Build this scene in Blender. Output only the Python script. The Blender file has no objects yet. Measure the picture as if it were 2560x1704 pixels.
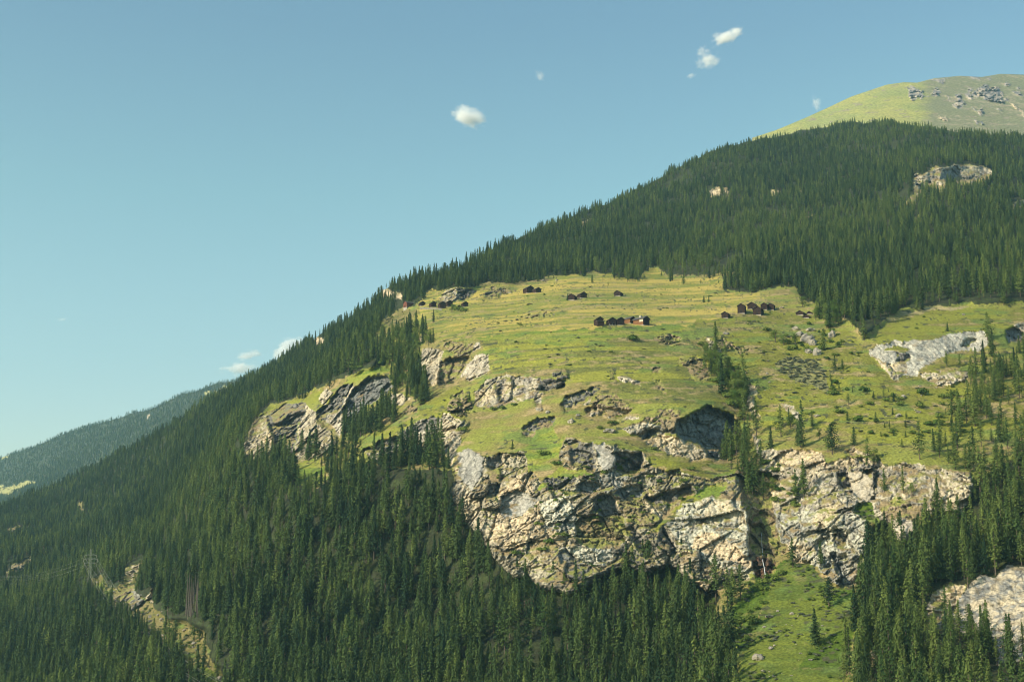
import bpy, bmesh, math, random
import numpy as np
from mathutils import Vector, Matrix

# ------------------------------------------------------------------ camera, sky, sun, exposure
sc = bpy.context.scene
W, H = 2560.0, 1704.0
LENS = 50.0
F = W * LENS / 36.0
PITCH = math.radians(10.0)
SUN_EL = math.radians(27.0)
SUN_DIR = np.array([-0.86, -0.51, 0.0]); SUN_DIR /= np.linalg.norm(SUN_DIR)      # towards the sun, horizontal
cam_d = bpy.data.cameras.new('camera'); cam = bpy.data.objects.new('camera', cam_d)
sc.collection.objects.link(cam); sc.camera = cam
cam_d.lens = LENS; cam_d.sensor_width = 36.0; cam_d.clip_start = 1.0; cam_d.clip_end = 60000.0
cam.location = (0, 0, 0); cam.rotation_euler = (math.radians(90) + PITCH, 0, 0)

world = bpy.data.worlds.new("World"); sc.world = world; world.use_nodes = True
wn = world.node_tree; wn.nodes.clear()
w_out = wn.nodes.new('ShaderNodeOutputWorld'); w_bg = wn.nodes.new('ShaderNodeBackground')
w_sky = wn.nodes.new('ShaderNodeTexSky'); w_sky.sky_type = 'NISHITA'; w_sky.sun_disc = False
w_sky.sun_elevation = SUN_EL
w_sky.sun_rotation = math.atan2(SUN_DIR[0], SUN_DIR[1])
w_sky.altitude = 1200.0; w_sky.air_density = 1.0; w_sky.dust_density = 3.6; w_sky.ozone_density = 1.0
w_tint = wn.nodes.new('ShaderNodeMix'); w_tint.data_type = 'RGBA'; w_tint.blend_type = 'MULTIPLY'
w_tint.inputs['Factor'].default_value = 1.0
w_tint.inputs['B'].default_value = (1.14, 1.30, 1.24, 1)
wn.links.new(w_sky.outputs[0], w_tint.inputs['A']); wn.links.new(w_tint.outputs['Result'], w_bg.inputs[0])
w_tc = wn.nodes.new('ShaderNodeTexCoord'); w_sep = wn.nodes.new('ShaderNodeSeparateXYZ'); w_ramp = wn.nodes.new('ShaderNodeValToRGB')
wn.links.new(w_tc.outputs['Generated'], w_sep.inputs[0]); wn.links.new(w_sep.outputs['Z'], w_ramp.inputs['Fac']); wn.links.new(w_ramp.outputs['Color'], w_tint.inputs['B'])
els = w_ramp.color_ramp.elements; els[0].position = 0.0; els[1].position = 0.6
els[0].color = (1.80, 1.62, 1.16, 1); els[1].color = (1.05, 1.28, 1.24, 1)
for p_, c_ in ((0.12, (1.60, 1.56, 1.20, 1)), (0.27, (1.30, 1.51, 1.14, 1)), (0.38, (1.12, 1.32, 1.12, 1))):
    e_ = els.new(p_); e_.color = c_
w_bg.inputs[1].default_value = 0.10
wn.links.new(w_bg.outputs[0], w_out.inputs[0])

sun_d = bpy.data.lights.new('sun', 'SUN'); sun_d.energy = 4.6; sun_d.angle = math.radians(0.5)
sun_d.color = (1.0, 0.88, 0.66)
sun = bpy.data.objects.new('sun', sun_d); sc.collection.objects.link(sun)
sd = Vector((SUN_DIR[0] * math.cos(SUN_EL), SUN_DIR[1] * math.cos(SUN_EL), math.sin(SUN_EL)))
sun.rotation_euler = sd.to_track_quat('Z', 'Y').to_euler(); sun.location = sd * 500

sc.view_settings.view_transform = 'Standard'; sc.view_settings.look = 'None'
sc.view_settings.gamma = 1.0; sc.view_settings.exposure = 0.57; sc.view_settings.use_curve_mapping = False
sc.cycles.max_bounces = 4; sc.cycles.diffuse_bounces = 2; sc.cycles.glossy_bounces = 1
sc.cycles.transmission_bounces = 2; sc.cycles.volume_bounces = 3; sc.cycles.transparent_max_bounces = 8
sc.cycles.use_denoising = True; sc.cycles.filter_width = 1.05
HAZE_DENSITY = 0.00006

random.seed(11)
RNG = np.random.default_rng(7)
COL = sc.collection

# ------------------------------------------------------------------ helpers
def tag(o, label=None, cat=None, group=None, kind=None):
    if label: o['label'] = label
    if cat: o['category'] = cat
    if group: o['group'] = group
    if kind: o['kind'] = kind
    return o

def _h(ix, iy, iz, seed):
    h = (ix.astype(np.uint32) * np.uint32(374761393) + iy.astype(np.uint32) * np.uint32(668265263)
         + iz.astype(np.uint32) * np.uint32(2147483647) + np.uint32(seed * 2654435 + 12345))
    h ^= h >> np.uint32(13); h *= np.uint32(1274126177); h ^= h >> np.uint32(16)
    h *= np.uint32(2246822519); h ^= h >> np.uint32(13)
    return (h & np.uint32(0xFFFFFF)).astype(np.float32) / np.float32(0xFFFFFF)

def vnoise(p, scale, seed=0):
    """value noise, about -1..1, of points p (n,3) at feature size SCALE (number or 3-vector)"""
    q = (p / scale).astype(np.float64) + 5000.0
    i = np.floor(q).astype(np.int64); f = (q - i).astype(np.float32)
    f = f * f * f * (f * (f * 6 - 15) + 10)
    r = np.zeros(len(p), np.float32)
    for dx in (0, 1):
        wx = f[:, 0] if dx else 1 - f[:, 0]
        for dy in (0, 1):
            wy = f[:, 1] if dy else 1 - f[:, 1]
            for dz in (0, 1):
                wz = f[:, 2] if dz else 1 - f[:, 2]
                r += wx * wy * wz * _h(i[:, 0] + dx, i[:, 1] + dy, i[:, 2] + dz, seed)
    return r * 2 - 1

def fbm(p, scale, seed=0, octaves=4, gain=0.5):
    r = np.zeros(len(p), np.float32); a = 1.0; t = 0
    scale = np.asarray(scale, float)
    for k in range(octaves):
        r += a * vnoise(p, scale, seed + k * 17); t += a; a *= gain; scale = scale * 0.5
    return r / t

def blocks(p, size, seed=0, tilt=0.7):
    """broken rock: every cell of a jittered lattice is a tilted facet; returns height about -1..1 and the distance to the joint"""
    q = p / size + 3000.0
    i = np.floor(q).astype(np.int64); n = len(p)
    best = np.full(n, 9.0, np.float32); second = np.full(n, 9.0, np.float32); h = np.zeros(n, np.float32)
    for dx in (-1, 0, 1):
        for dy in (-1, 0, 1):
            for dz in (-1, 0, 1):
                c = i + np.array([dx, dy, dz])
                o = [c[:, k] + _h(c[:, 0], c[:, 1], c[:, 2], seed + k * 31) for k in range(3)]
                d = [(q[:, k] - o[k]).astype(np.float32) for k in range(3)]
                dd = np.sqrt(d[0] ** 2 + d[1] ** 2 + d[2] ** 2)
                t = [(_h(c[:, 0], c[:, 1], c[:, 2], seed + 101 + k * 7) - 0.5) * 2 for k in range(4)]
                hv = t[3] + tilt * (t[0] * d[0] + t[1] * d[1] + t[2] * d[2]) * 2
                m = dd < best
                second = np.where(m, best, np.minimum(second, dd))
                h = np.where(m, hv, h); best = np.where(m, dd, best)
    return h, second - best

def inpoly(px, py, pts):
    r = np.zeros(px.shape, bool); n = len(pts)
    for k in range(n):
        x0, y0 = pts[k]; x1, y1 = pts[(k + 1) % n]
        if y0 == y1: continue
        c = ((py < y0) != (py < y1)) & (px < (x1 - x0) * (py - y0) / (y1 - y0) + x0)
        r ^= c
    return r

CP, SP = math.cos(PITCH), math.sin(PITCH)
def rays(px, py):
    a = (px - W / 2) / F; b = (H / 2 - py) / F
    return np.stack([a, CP - SP * b, SP + CP * b], -1)

# survey sheets: where each traced outline was measured (origin, scale)
Z = {'O': (0, 0, 2560 / 2356), 'A': (600, 600, .2933), 'B': (1200, 600, .2933), 'C': (1760, 600, .3571), 'D': (1860, 160, .3189),
     'E': (1100, 350, .3396), 'F': (0, 1200, .3214), 'G': (1100, 900, .3571), 'H': (1800, 1000, .3226), 'I': (1760, 1300, .3396),
     'J': (600, 900, .2933), 'K': (1000, 680, .1531), 'L': (1280, 690, .1528), 'M': (1760, 720, .1528), 'S': (0, 700, .3189)}
def zp(z, x, y): o = Z[z]; return (o[0] + x * o[2], o[1] + y * o[2])
def zpoly(z, s):
    v = [float(t) for t in s.replace(';', ' ').replace(',', ' ').split()]
    return [zp(z, v[i], v[i + 1]) for i in range(0, len(v), 2)]

# ------------------------------------------------------------------ materials
def new_mat(name, rough=0.9):
    m = bpy.data.materials.new(name); m.use_nodes = True
    b = m.node_tree.nodes['Principled BSDF']; b.inputs['Roughness'].default_value = rough
    b.inputs['Specular IOR Level'].default_value = 0.15
    return m, m.node_tree, b

def terrain_material(name, fine=1.2):
    m, t, b = new_mat(name, 0.95)
    at = t.nodes.new('ShaderNodeVertexColor'); at.layer_name = 'surface_color'
    tc = t.nodes.new('ShaderNodeTexCoord')
    n1 = t.nodes.new('ShaderNodeTexNoise'); n1.inputs['Scale'].default_value = 1 / fine; n1.inputs['Detail'].default_value = 4
    mr = t.nodes.new('ShaderNodeMapRange'); mr.inputs['To Min'].default_value = 0.60; mr.inputs['To Max'].default_value = 1.40
    mr.inputs['From Min'].default_value = 0.3; mr.inputs['From Max'].default_value = 0.7
    mx = t.nodes.new('ShaderNodeMix'); mx.data_type = 'RGBA'; mx.blend_type = 'MULTIPLY'; mx.inputs['Factor'].default_value = 1
    t.links.new(tc.outputs['Object'], n1.inputs['Vector']); t.links.new(n1.outputs['Fac'], mr.inputs['Value'])
    t.links.new(at.outputs['Color'], mx.inputs['A']); t.links.new(mr.outputs['Result'], mx.inputs['B'])
    t.links.new(mx.outputs['Result'], b.inputs['Base Color'])
    bp = t.nodes.new('ShaderNodeBump'); bp.inputs['Distance'].default_value = 0.5; bp.inputs['Strength'].default_value = 0.7
    t.links.new(n1.outputs['Fac'], bp.inputs['Height']); t.links.new(bp.outputs['Normal'], b.inputs['Normal'])
    return m

def foliage_material(name, c_dark, c_light, hue=(0.3, 1.0)):
    m, t, b = new_mat(name, 0.8)
    oi = t.nodes.new('ShaderNodeObjectInfo'); tc = t.nodes.new('ShaderNodeTexCoord')
    n = t.nodes.new('ShaderNodeTexNoise'); n.inputs['Scale'].default_value = 0.7; n.inputs['Detail'].default_value = 2
    ad = t.nodes.new('ShaderNodeMath'); ad.operation = 'MULTIPLY_ADD'; ad.inputs[1].default_value = 0.32
    sb = t.nodes.new('ShaderNodeMath'); sb.operation = 'MULTIPLY'; sb.inputs[1].default_value = 0.78
    r = t.nodes.new('ShaderNodeValToRGB')
    r.color_ramp.elements[0].position = 0.1; r.color_ramp.elements[0].color = (*c_dark, 1)
    r.color_ramp.elements[1].position = 0.95; r.color_ramp.elements[1].color = (*c_light, 1)
    e = r.color_ramp.elements.new(0.14); e.color = (*c_dark, 1); r.color_ramp.elements[0].position = 0.07; r.color_ramp.elements[0].color = (c_dark[0] * 1.9, c_dark[1] * 1.05, c_dark[2] * 1.7, 1)
    t.links.new(tc.outputs['Object'], n.inputs['Vector'])
    t.links.new(oi.outputs['Random'], sb.inputs[0]); t.links.new(n.outputs['Fac'], ad.inputs[0]); t.links.new(sb.outputs[0], ad.inputs[2])
    t.links.new(ad.outputs[0], r.inputs['Fac']); t.links.new(r.outputs['Color'], b.inputs['Base Color'])
    tr = t.nodes.new('ShaderNodeBsdfTranslucent'); mix = t.nodes.new('ShaderNodeMixShader'); mix.inputs[0].default_value = 0.3
    t.links.new(r.outputs['Color'], tr.inputs['Color'])
    out = t.nodes['Material Output']
    t.links.new(b.outputs[0], mix.inputs[1]); t.links.new(tr.outputs[0], mix.inputs[2]); t.links.new(mix.outputs[0], out.inputs['Surface'])
    return m

def noise_material(name, c1, c2, scale=1.0, rough=0.9, stretch=(1, 1, 1), bump=0.3):
    m, t, b = new_mat(name, rough)
    tc = t.nodes.new('ShaderNodeTexCoord'); mp = t.nodes.new('ShaderNodeMapping'); mp.inputs['Scale'].default_value = stretch
    n = t.nodes.new('ShaderNodeTexNoise'); n.inputs['Scale'].default_value = scale; n.inputs['Detail'].default_value = 5
    r = t.nodes.new('ShaderNodeValToRGB'); r.color_ramp.elements[0].position = 0.32; r.color_ramp.elements[1].position = 0.68
    r.color_ramp.elements[0].color = (*c1, 1); r.color_ramp.elements[1].color = (*c2, 1)
    t.links.new(tc.outputs['Object'], mp.inputs[0]); t.links.new(mp.outputs[0], n.inputs['Vector'])
    t.links.new(n.outputs['Fac'], r.inputs['Fac']); t.links.new(r.outputs['Color'], b.inputs['Base Color'])
    bp = t.nodes.new('ShaderNodeBump'); bp.inputs['Strength'].default_value = bump; bp.inputs['Distance'].default_value = 0.3
    t.links.new(n.outputs['Fac'], bp.inputs['Height']); t.links.new(bp.outputs['Normal'], b.inputs['Normal'])
    return m

M_TERR = terrain_material('mountain_ground')
M_FAR = terrain_material('far_ground', 6.0)
M_SPRUCE = foliage_material('spruce_needles', (0.020, 0.047, 0.020), (0.094, 0.138, 0.038))
M_LARCH = foliage_material('larch_needles', (0.045, 0.088, 0.024), (0.155, 0.200, 0.048))
M_LEAF = foliage_material('broad_leaves', (0.07, 0.13, 0.024), (0.19, 0.24, 0.05))
M_JUNI = foliage_material('juniper_leaves', (0.085, 0.10, 0.07), (0.20, 0.215, 0.15))
M_BARK = noise_material('bark', (0.07, 0.05, 0.035), (0.16, 0.13, 0.10), 3.0)
M_DEAD = noise_material('dead_wood', (0.07, 0.058, 0.05), (0.16, 0.135, 0.115), 3.0)
M_ROCK = noise_material('boulder_rock', (0.16, 0.15, 0.14), (0.40, 0.35, 0.27), 0.5, bump=0.6)
M_WOOD = noise_material('larch_logs', (0.018, 0.011, 0.010), (0.055, 0.032, 0.026), 1.4, stretch=(0.3, 0.3, 4))
M_RED = noise_material('red_boards', (0.12, 0.045, 0.032), (0.22, 0.085, 0.06), 1.4, stretch=(0.3, 0.3, 4))
M_ORANGE = noise_material('sunlit_boards', (0.11, 0.055, 0.028), (0.26, 0.125, 0.055), 1.4, stretch=(0.3, 0.3, 4))  # side walls facing the sun, its light put into the board colour
M_SLATE = noise_material('slate_roof', (0.05, 0.045, 0.045), (0.13, 0.12, 0.11), 1.1)
M_STONE = noise_material('dry_stone', (0.22, 0.20, 0.17), (0.42, 0.38, 0.31), 1.5)
M_PLASTER = noise_material('white_plaster', (0.42, 0.38, 0.29), (0.55, 0.50, 0.40), 1.0)
M_DOOR = noise_material('door_boards', (0.012, 0.010, 0.010), (0.03, 0.022, 0.02), 2.0)
M_STEEL = noise_material('galvanised_steel', (0.20, 0.21, 0.19), (0.32, 0.33, 0.30), 2.0, rough=0.5)

# ------------------------------------------------------------------ survey of the mountain
# kind, inclination (deg), aspect (deg; + faces left, 0 faces the camera), tone, outline
AREAS = []
def area(kind, slope, aspect, tone, z, s): AREAS.append((kind, slope, aspect, tone, zpoly(z, s)))
G_, R_ = 'G', 'R'
# open ground inside the forest belt
area(G_, 28, 12, 'dry', 'O', '925,705 1000,695 1020,665 1130,652 1290,635 1370,622 1400,640 1470,640 1510,612 1545,635 1640,630 1690,622 1696,626 1660,640 1665,670 1750,668 1830,660 1850,690 1900,700 1960,745 1985,775 2060,712 2180,702 2356,690 2700,700 3100,760 3000,960 2500,1040 2356,1040 2250,1100 2240,1130 2110,1230 2020,1200 1975,1350 1965,1568 1950,1800 1690,1800 1700,1568 1680,1480 1640,1420 1660,1370 1600,1330 1500,1290 1400,1320 1300,1360 1240,1350 1160,1290 1050,1170 1040,1080 900,1075 820,1065 780,1080 720,1130 700,1080 640,1060 560,1055 590,960 620,935 690,910 740,890 800,860 860,845 880,800 860,760')
area(G_, 17.5, 4, 'gold', 'B', '-400,420 -290,432 -150,412 0,398 340,370 600,350 760,300 1000,270 1340,340 1480,220 1570,300 1900,320 2040,300 2075,440 2240,460 2390,450 2450,540 2100,640 1900,740 1480,735 1080,740 960,752 500,775 0,825 -600,850 -560,560')
area(G_, 27, 2, 'green', 'B', '-30,830 0,822 500,772 960,752 1080,740 1480,732 1850,720 1860,760 1760,800 1500,790 1080,860 700,880 200,880 0,860')
area(G_, 30, 2, 'terrace', 'B', '0,860 200,880 700,880 1080,860 1500,830 1760,830 1950,1000 2060,1200 2130,1400 2050,1440 1900,1420 1500,1400 1300,1300 1000,1240 800,1200 700,1150 120,1130 60,1050')
area(G_, 22, -4, 'mixed', 'M', '-100,520 290,500 560,420 1000,380 1450,360 1800,480 1780,560 1450,560 900,600 600,560 300,640 0,700 -150,720')
area(G_, 30, 10, 'mixed', 'C', '0,700 400,620 1000,640 1060,700 1150,760 1260,900 1500,960 1900,1000 2300,1000 2300,1400 1900,1350 1500,1400 1200,1420 1000,1330 600,1300 420,1300 380,1250 350,1000 300,960 160,870 130,780')
area(G_, 22, 6, 'mixed', 'C', '1180,700 1280,580 1500,500 1900,470 2500,480 2500,640 2000,650 1830,635 1680,665 1560,705 1400,695 1230,725')
area(G_, 24, 5, 'gold', 'M', '1100,640 1500,660 1800,700 1780,780 1560,760 1350,740')
# wood-edge clearings
area(G_, 30, 30, 'scree', 'A', '1200,700 1390,590 1520,580 1540,620 1430,640 1400,760 1280,760')
area(G_, 34, 30, 'scree', 'F', '700,760 800,740 840,850 960,800 960,700 1020,650 1120,640 1080,720 1040,830 1080,900 1180,960 1300,1080 1450,1090 1600,1200 1620,1320 1680,1450 1900,1640 1560,1640 1480,1480 1430,1350 1250,1300 1200,1220 1100,1130 1000,1030 860,1020 860,900 730,860')
area(G_, 34, 25, 'scree', 'F', '1460,1180 1560,1170 1600,1250 1640,1330 1560,1360 1480,1300 1300,1290 1280,1200')
area(G_, 34, 25, 'apron', 'F', '1480,1440 1600,1430 1700,1520 1700,1600 1560,1600')
area(G_, 36, 25, 'green', 'F', '740,820 800,790 830,860 720,865')
# far rock windows in the forest
area(R_, 74, 40, 'orange', 'A', '1220,410 1260,422 1370,450 1370,500 1310,510 1240,530 1215,480')
area(R_, 70, 30, 'orange', 'A', '620,840 670,825 730,870 720,900 640,905')
area(R_, 74, 25, 'orange', 'E', '1970,450 1985,375 2065,340 2070,405 2010,420')
area(R_, 74, 25, 'orange', 'E', '2090,350 2138,350 2132,410 2100,425')
area(R_, 50, 25, 'pale', 'E', '1045,590 1130,568 1110,592 1045,640')
area(R_, 50, 35, 'pale', 'E', '950,545 960,520 1030,508 1035,520 980,535')
area(R_, 50, 35, 'pale', 'E', '1180,465 1250,415 1320,392 1320,405 1240,440')
area(R_, 60, 35, 'pale', 'E', '1790,125 1830,100 1840,112 1800,145')
area(R_, 72, 20, 'orange', 'D', '185,1035 230,978 290,985 292,1022')
area(R_, 72, 20, 'orange', 'D', '428,980 447,980 447,1003 428,1003')
area(R_, 50, 20, 'pale', 'D', '455,1235 540,1180 560,1195 490,1240')
area(R_, 76, 25, 'greycream', 'D', '1235,1110 1290,1020 1340,1000 1350,870 1450,840 1500,810 1640,790 1900,800 1945,850 1900,905 1830,950 1700,950 1600,900 1520,1045 1440,960 1390,1000 1340,1090')
area(R_, 88, -50, 'grey', 'D', '1560,830 1660,800 1690,850 1640,935 1550,900')
area(R_, 85, -50, 'grey', 'D', '1440,850 1465,840 1455,930 1435,960')
area(R_, 70, 10, 'grey', 'D', '1320,1190 1370,1180 1390,1250 1330,1260')
area(R_, 70, 20, 'grey', 'D', '2100,1130 2150,1060 2300,1040 2300,1130')
area(R_, 55, 20, 'pale', 'C', '395,200 440,120 500,115 480,150 430,220')
area(R_, 72, 45, 'cream', 'F', '90,660 230,600 240,640 130,720 40,780 35,760')
area(R_, 60, 30, 'grey', 'F', '20,400 60,370 150,360 120,400')
area(R_, 60, 30, 'grey', 'F', '620,180 650,165 665,240 630,250')
area(R_, 74, 40, 'cream', 'F', '960,700 1040,650 1110,640 1060,720 1020,810 960,790')
area(R_, 48, 15, 'grey', 'F', '870,920 1000,830 1060,870 1130,960 1050,1040 920,1020')
area(R_, 92, -30, 'brown', 'F', '1160,850 1210,820 1235,870 1215,950 1180,900')
area(R_, 60, 40, 'cream', 'F', '1130,940 1160,870 1190,930 1200,960')
area(R_, 60, 20, 'grey', 'F', '1200,1270 1230,1250 1290,1265 1270,1290')
area(R_, 85, -40, 'brown', 'F', '1760,650 1800,600 1850,600 1850,660 1800,690')
area(R_, 55, 20, 'greycream', 'F', '330,1470 350,1440 400,1450 390,1510 340,1530')
# upper-left knoll of the meadow
area(R_, 62, 45, 'greycream', 'A', '1670,550 1720,470 1770,425 1870,410 1860,460 1870,520 1850,548 1760,530')
area(R_, 66, -40, 'darkshade', 'A', '1865,415 1900,408 2030,410 1990,470 1900,512 1862,520')
area(R_, 45, -35, 'darkshade', 'A', '2070,470 2110,440 2180,430 2290,425 2250,470 2160,490')
area(R_, 50, -30, 'darkshade', 'B', '20,465 100,425 200,415 290,440 280,465 160,480 60,490')
area(R_, 30, -20, 'darkshade', 'B', '0,412 120,400 310,420 320,432 200,420 60,425')
area(R_, 70, 48, 'cream', 'A', '1520,850 1560,760 1600,740 1600,800 1560,870')
# left buttresses
area(R_, 76, 42, 'cream', 'A', '1510,1110 1560,930 1620,910 1720,930 1712,1080 1690,1200 1640,1258 1600,1200 1580,1150')
area(R_, 84, -55, 'brown', 'A', '1712,1040 1760,1000 1960,1000 1950,1045 1880,1160 1770,1232 1680,1245 1700,1130')
area(R_, 50, 15, 'brown', 'A', '1720,880 1780,860 1960,860 1990,900 1940,992 1850,1000 1780,962')
area(R_, 50, 30, 'pale', 'A', '1880,1160 1960,1040 2030,980 2110,960 2130,1080 2080,1140 1960,1200')
area(R_, 60, 25, 'pale', 'A', '1980,900 2030,870 2040,920 1980,980')
area(R_, 74, 42, 'cream', 'J', '10,790 50,700 100,520 230,450 272,640 285,800 240,860 130,860 60,870')
area(R_, 82, -45, 'darkshade', 'J', '232,480 380,400 560,370 570,440 500,540 470,700 458,860 300,860 282,650')
area(R_, 60, -5, 'darkshade', 'J', '240,470 380,372 560,360 560,440 400,490 270,560')
area(R_, 70, 35, 'cream', 'J', '470,720 510,540 570,380 640,420 660,520 760,600 830,690 700,830 600,860 480,860')
area(R_, 82, -50, 'darkshade', 'J', '650,430 760,350 870,215 960,195 985,240 890,400 860,440 770,450 720,560 660,510')
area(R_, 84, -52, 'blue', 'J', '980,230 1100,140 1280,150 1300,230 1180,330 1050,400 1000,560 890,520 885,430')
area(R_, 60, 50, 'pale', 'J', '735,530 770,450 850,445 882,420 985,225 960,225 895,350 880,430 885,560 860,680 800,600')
area(R_, 60, 40, 'cream', 'J', '660,310 740,250 790,280 720,372 680,350')
area(G_, 32, 20, 'mixed', 'J', '205,445 300,390 420,350 480,320 650,240 720,260 650,352 560,365 420,372 330,400 240,450')
area(G_, 34, 10, 'green', 'J', '880,190 1000,120 1230,60 1285,90 1190,130 1070,142 960,192')
area(R_, 58, 28, 'cream', 'J', '1290,290 1420,285 1470,320 1380,372 1300,380')
area(G_, 40, 35, 'mixed', 'J', '580,920 900,735 1180,595 1300,555 1480,470 1470,400 1700,300 1850,200 1920,260 1960,330 1900,520 1640,470 1500,520 1300,625 1000,760 890,880 700,900 650,960')
area(G_, 36, 25, 'green', 'J', '480,880 640,830 720,900 690,1080 560,1060 430,1020')
area(R_, 45, 30, 'brown', 'J', '1340,490 1430,372 1515,400 1500,445 1400,472')
area(R_, 86, -50, 'darkshade', 'J', '960,840 1060,770 1200,680 1340,648 1365,720 1310,870 1260,900 1170,830 1050,780')
area(R_, 66, 15, 'greycream', 'J', '1060,780 1180,760 1250,830 1310,860 1260,935 1180,900')
area(R_, 58, 12, 'strata', 'J', '1330,640 1500,528 1640,470 1720,500 1740,580 1700,622 1560,690 1480,780 1440,700')
area(R_, 60, 22, 'cream', 'J', '1700,620 1740,450 1900,500 1890,700 1850,770 1780,750 1740,700')
area(R_, 45, 20, 'brown', 'J', '1760,430 1790,300 1900,240 1950,330 1990,420 1900,470')
area(G_, 42, 30, 'lush', 'J', '1600,790 1660,730 1710,740 1680,800 1620,830')
# central cliff
area(R_, 64, 14, 'cliff', 'G', '100,620 280,690 420,650 600,640 640,770 700,850 870,780 830,650 880,540 1080,590 1250,600 1430,640 1560,690 1720,720 2000,700 2100,760 2200,1000 2240,1400 2200,1500 2100,1560 1900,1620 1760,1560 1600,1440 1480,1500 1300,1460 1160,1500 1040,1580 900,1640 760,1620 640,1540 520,1520 420,1440 330,1300 150,1080 60,950 100,850')
area(R_, 64, 18, 'greycream', 'G', '240,230 330,130 420,110 700,120 880,150 870,190 730,222 640,260 480,312 370,342 240,305')
area(R_, 70, -35, 'darkshade', 'G', '690,130 880,148 878,192 730,222 700,190')
area(R_, 78, -30, 'darkshade', 'G', '380,180 440,170 450,260 480,290 440,300 400,230')
area(R_, 62, 30, 'cream', 'G', '0,420 60,370 200,430 150,540 130,560 110,640 90,760 0,620')
area(R_, 70, 14, 'slab', 'G', '145,640 215,615 270,650 305,690 280,800 230,925 180,880 120,800')
area(R_, 88, -58, 'darkshade', 'G', '320,700 420,648 437,720 390,772 330,752')
area(R_, 84, -58, 'darkshade', 'G', '330,880 422,860 405,930 330,985')
area(G_, 45, 20, 'moss', 'G', '320,768 430,765 420,850 340,872')
area(R_, 66, 42, 'cream', 'G', '95,880 150,860 230,940 330,1160 430,1320 340,1240 160,1080 110,1000')
area(R_, 66, 30, 'orange', 'G', '400,930 590,780 640,900 690,1000 690,1230 560,1322 440,1332 360,1200 390,1050')
area(R_, 60, -15, 'slab', 'G', '420,940 560,900 680,960 660,1040 560,1080 440,1110 400,1030')
area(R_, 64, -25, 'darkshade', 'G', '580,480 680,395 800,400 790,462 740,492 610,505')
area(R_, 55, 10, 'grey', 'G', '560,500 640,505 780,500 770,540 700,562 620,530')
area(R_, 62, 20, 'strata', 'G', '650,240 700,240 710,340 660,345')
area(R_, 60, -30, 'grey', 'G', '840,320 880,262 940,250 920,342 870,362')
area(R_, 75, -35, 'darkshade', 'G', '930,258 1080,182 1112,192 1085,250 1000,300 940,318')
area(R_, 60, 40, 'cream', 'G', '990,325 1080,258 1072,290 1020,332')
area(R_, 55, 10, 'brown', 'G', '1060,345 1120,240 1220,228 1350,322 1300,360 1150,340')
area(R_, 112, -15, 'brown', 'G', '1015,352 1110,325 1250,338 1330,345 1290,388 1120,392 1040,374')
area(R_, 40, 25, 'pale', 'G', '1025,376 1110,352 1125,395 1050,400')
area(R_, 40, 20, 'pale', 'G', '1120,396 1290,392 1340,380 1420,400 1280,415')
area(R_, 54, 14, 'brown', 'G', '1270,475 1430,420 1520,350 1680,340 1690,430 1640,490 1440,520 1330,520')
area(R_, 60, 12, 'strata', 'G', '1270,475 1440,440 1600,480 1590,520 1440,545 1330,525')
area(R_, 112, -10, 'darkshade', 'G', '1380,535 1450,492 1580,488 1650,470 1650,520 1500,522 1430,552')
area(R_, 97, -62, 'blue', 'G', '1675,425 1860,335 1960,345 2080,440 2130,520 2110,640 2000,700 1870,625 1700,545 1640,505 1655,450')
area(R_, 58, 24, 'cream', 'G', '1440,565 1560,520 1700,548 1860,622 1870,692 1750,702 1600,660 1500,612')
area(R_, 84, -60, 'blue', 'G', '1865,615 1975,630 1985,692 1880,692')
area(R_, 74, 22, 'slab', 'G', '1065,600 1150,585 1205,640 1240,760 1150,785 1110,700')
area(R_, 86, -45, 'darkshade', 'G', '1205,650 1300,640 1425,645 1430,720 1370,800 1240,775')
area(R_, 85, -30, 'darkshade', 'G', '985,612 1070,568 1062,645 1010,650')
area(R_, 66, -18, 'darkshade', 'G', '870,560 950,560 1060,645 1092,720 1070,782 930,722 915,640')
area(G_, 44, 15, 'green', 'G', '590,640 640,560 700,490 790,450 830,560 880,520 830,660 720,720 620,790')
area(G_, 42, 22, 'green', 'G', '655,925 740,820 830,760 950,755 1090,800 870,832 760,872 700,900')
area(R_, 80, -20, 'darkshade', 'G', '700,838 860,820 950,820 950,870 860,905 800,940 760,900')
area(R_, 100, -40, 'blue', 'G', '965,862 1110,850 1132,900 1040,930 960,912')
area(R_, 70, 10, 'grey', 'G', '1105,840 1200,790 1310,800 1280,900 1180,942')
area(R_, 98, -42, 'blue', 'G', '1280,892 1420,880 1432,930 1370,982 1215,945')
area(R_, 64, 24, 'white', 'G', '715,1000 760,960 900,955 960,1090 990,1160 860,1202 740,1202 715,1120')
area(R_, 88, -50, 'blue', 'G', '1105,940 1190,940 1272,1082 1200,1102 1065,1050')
area(R_, 54, 20, 'brown', 'G', '1200,940 1300,985 1430,965 1565,1092 1490,1200 1380,1160 1290,1092')
area(R_, 60, 45, 'cream', 'G', '1430,970 1480,1010 1590,1100 1560,1110 1450,1040')
area(R_, 94, -20, 'darkshade', 'G', '1430,960 1560,920 1760,878 1785,930 1640,1000 1500,1005')
area(G_, 36, 12, 'green', 'G', '1755,965 1860,870 2000,888 1980,930 1880,962 1800,975')
area(G_, 38, 25, 'mixed', 'G', '1495,1200 1600,1085 1760,945 1800,972 1640,1095 1525,1205')
area(G_, 34, 8, 'mixed', 'G', '1440,640 1560,690 1740,715 1980,700 2100,750 2080,800 1900,830 1700,780 1500,760')
area(R_, 66, 28, 'greywhite', 'G', '1590,1150 1700,1010 1900,950 2100,1000 2180,1200 2240,1500 2050,1490 1850,1400 1700,1300')
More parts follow.
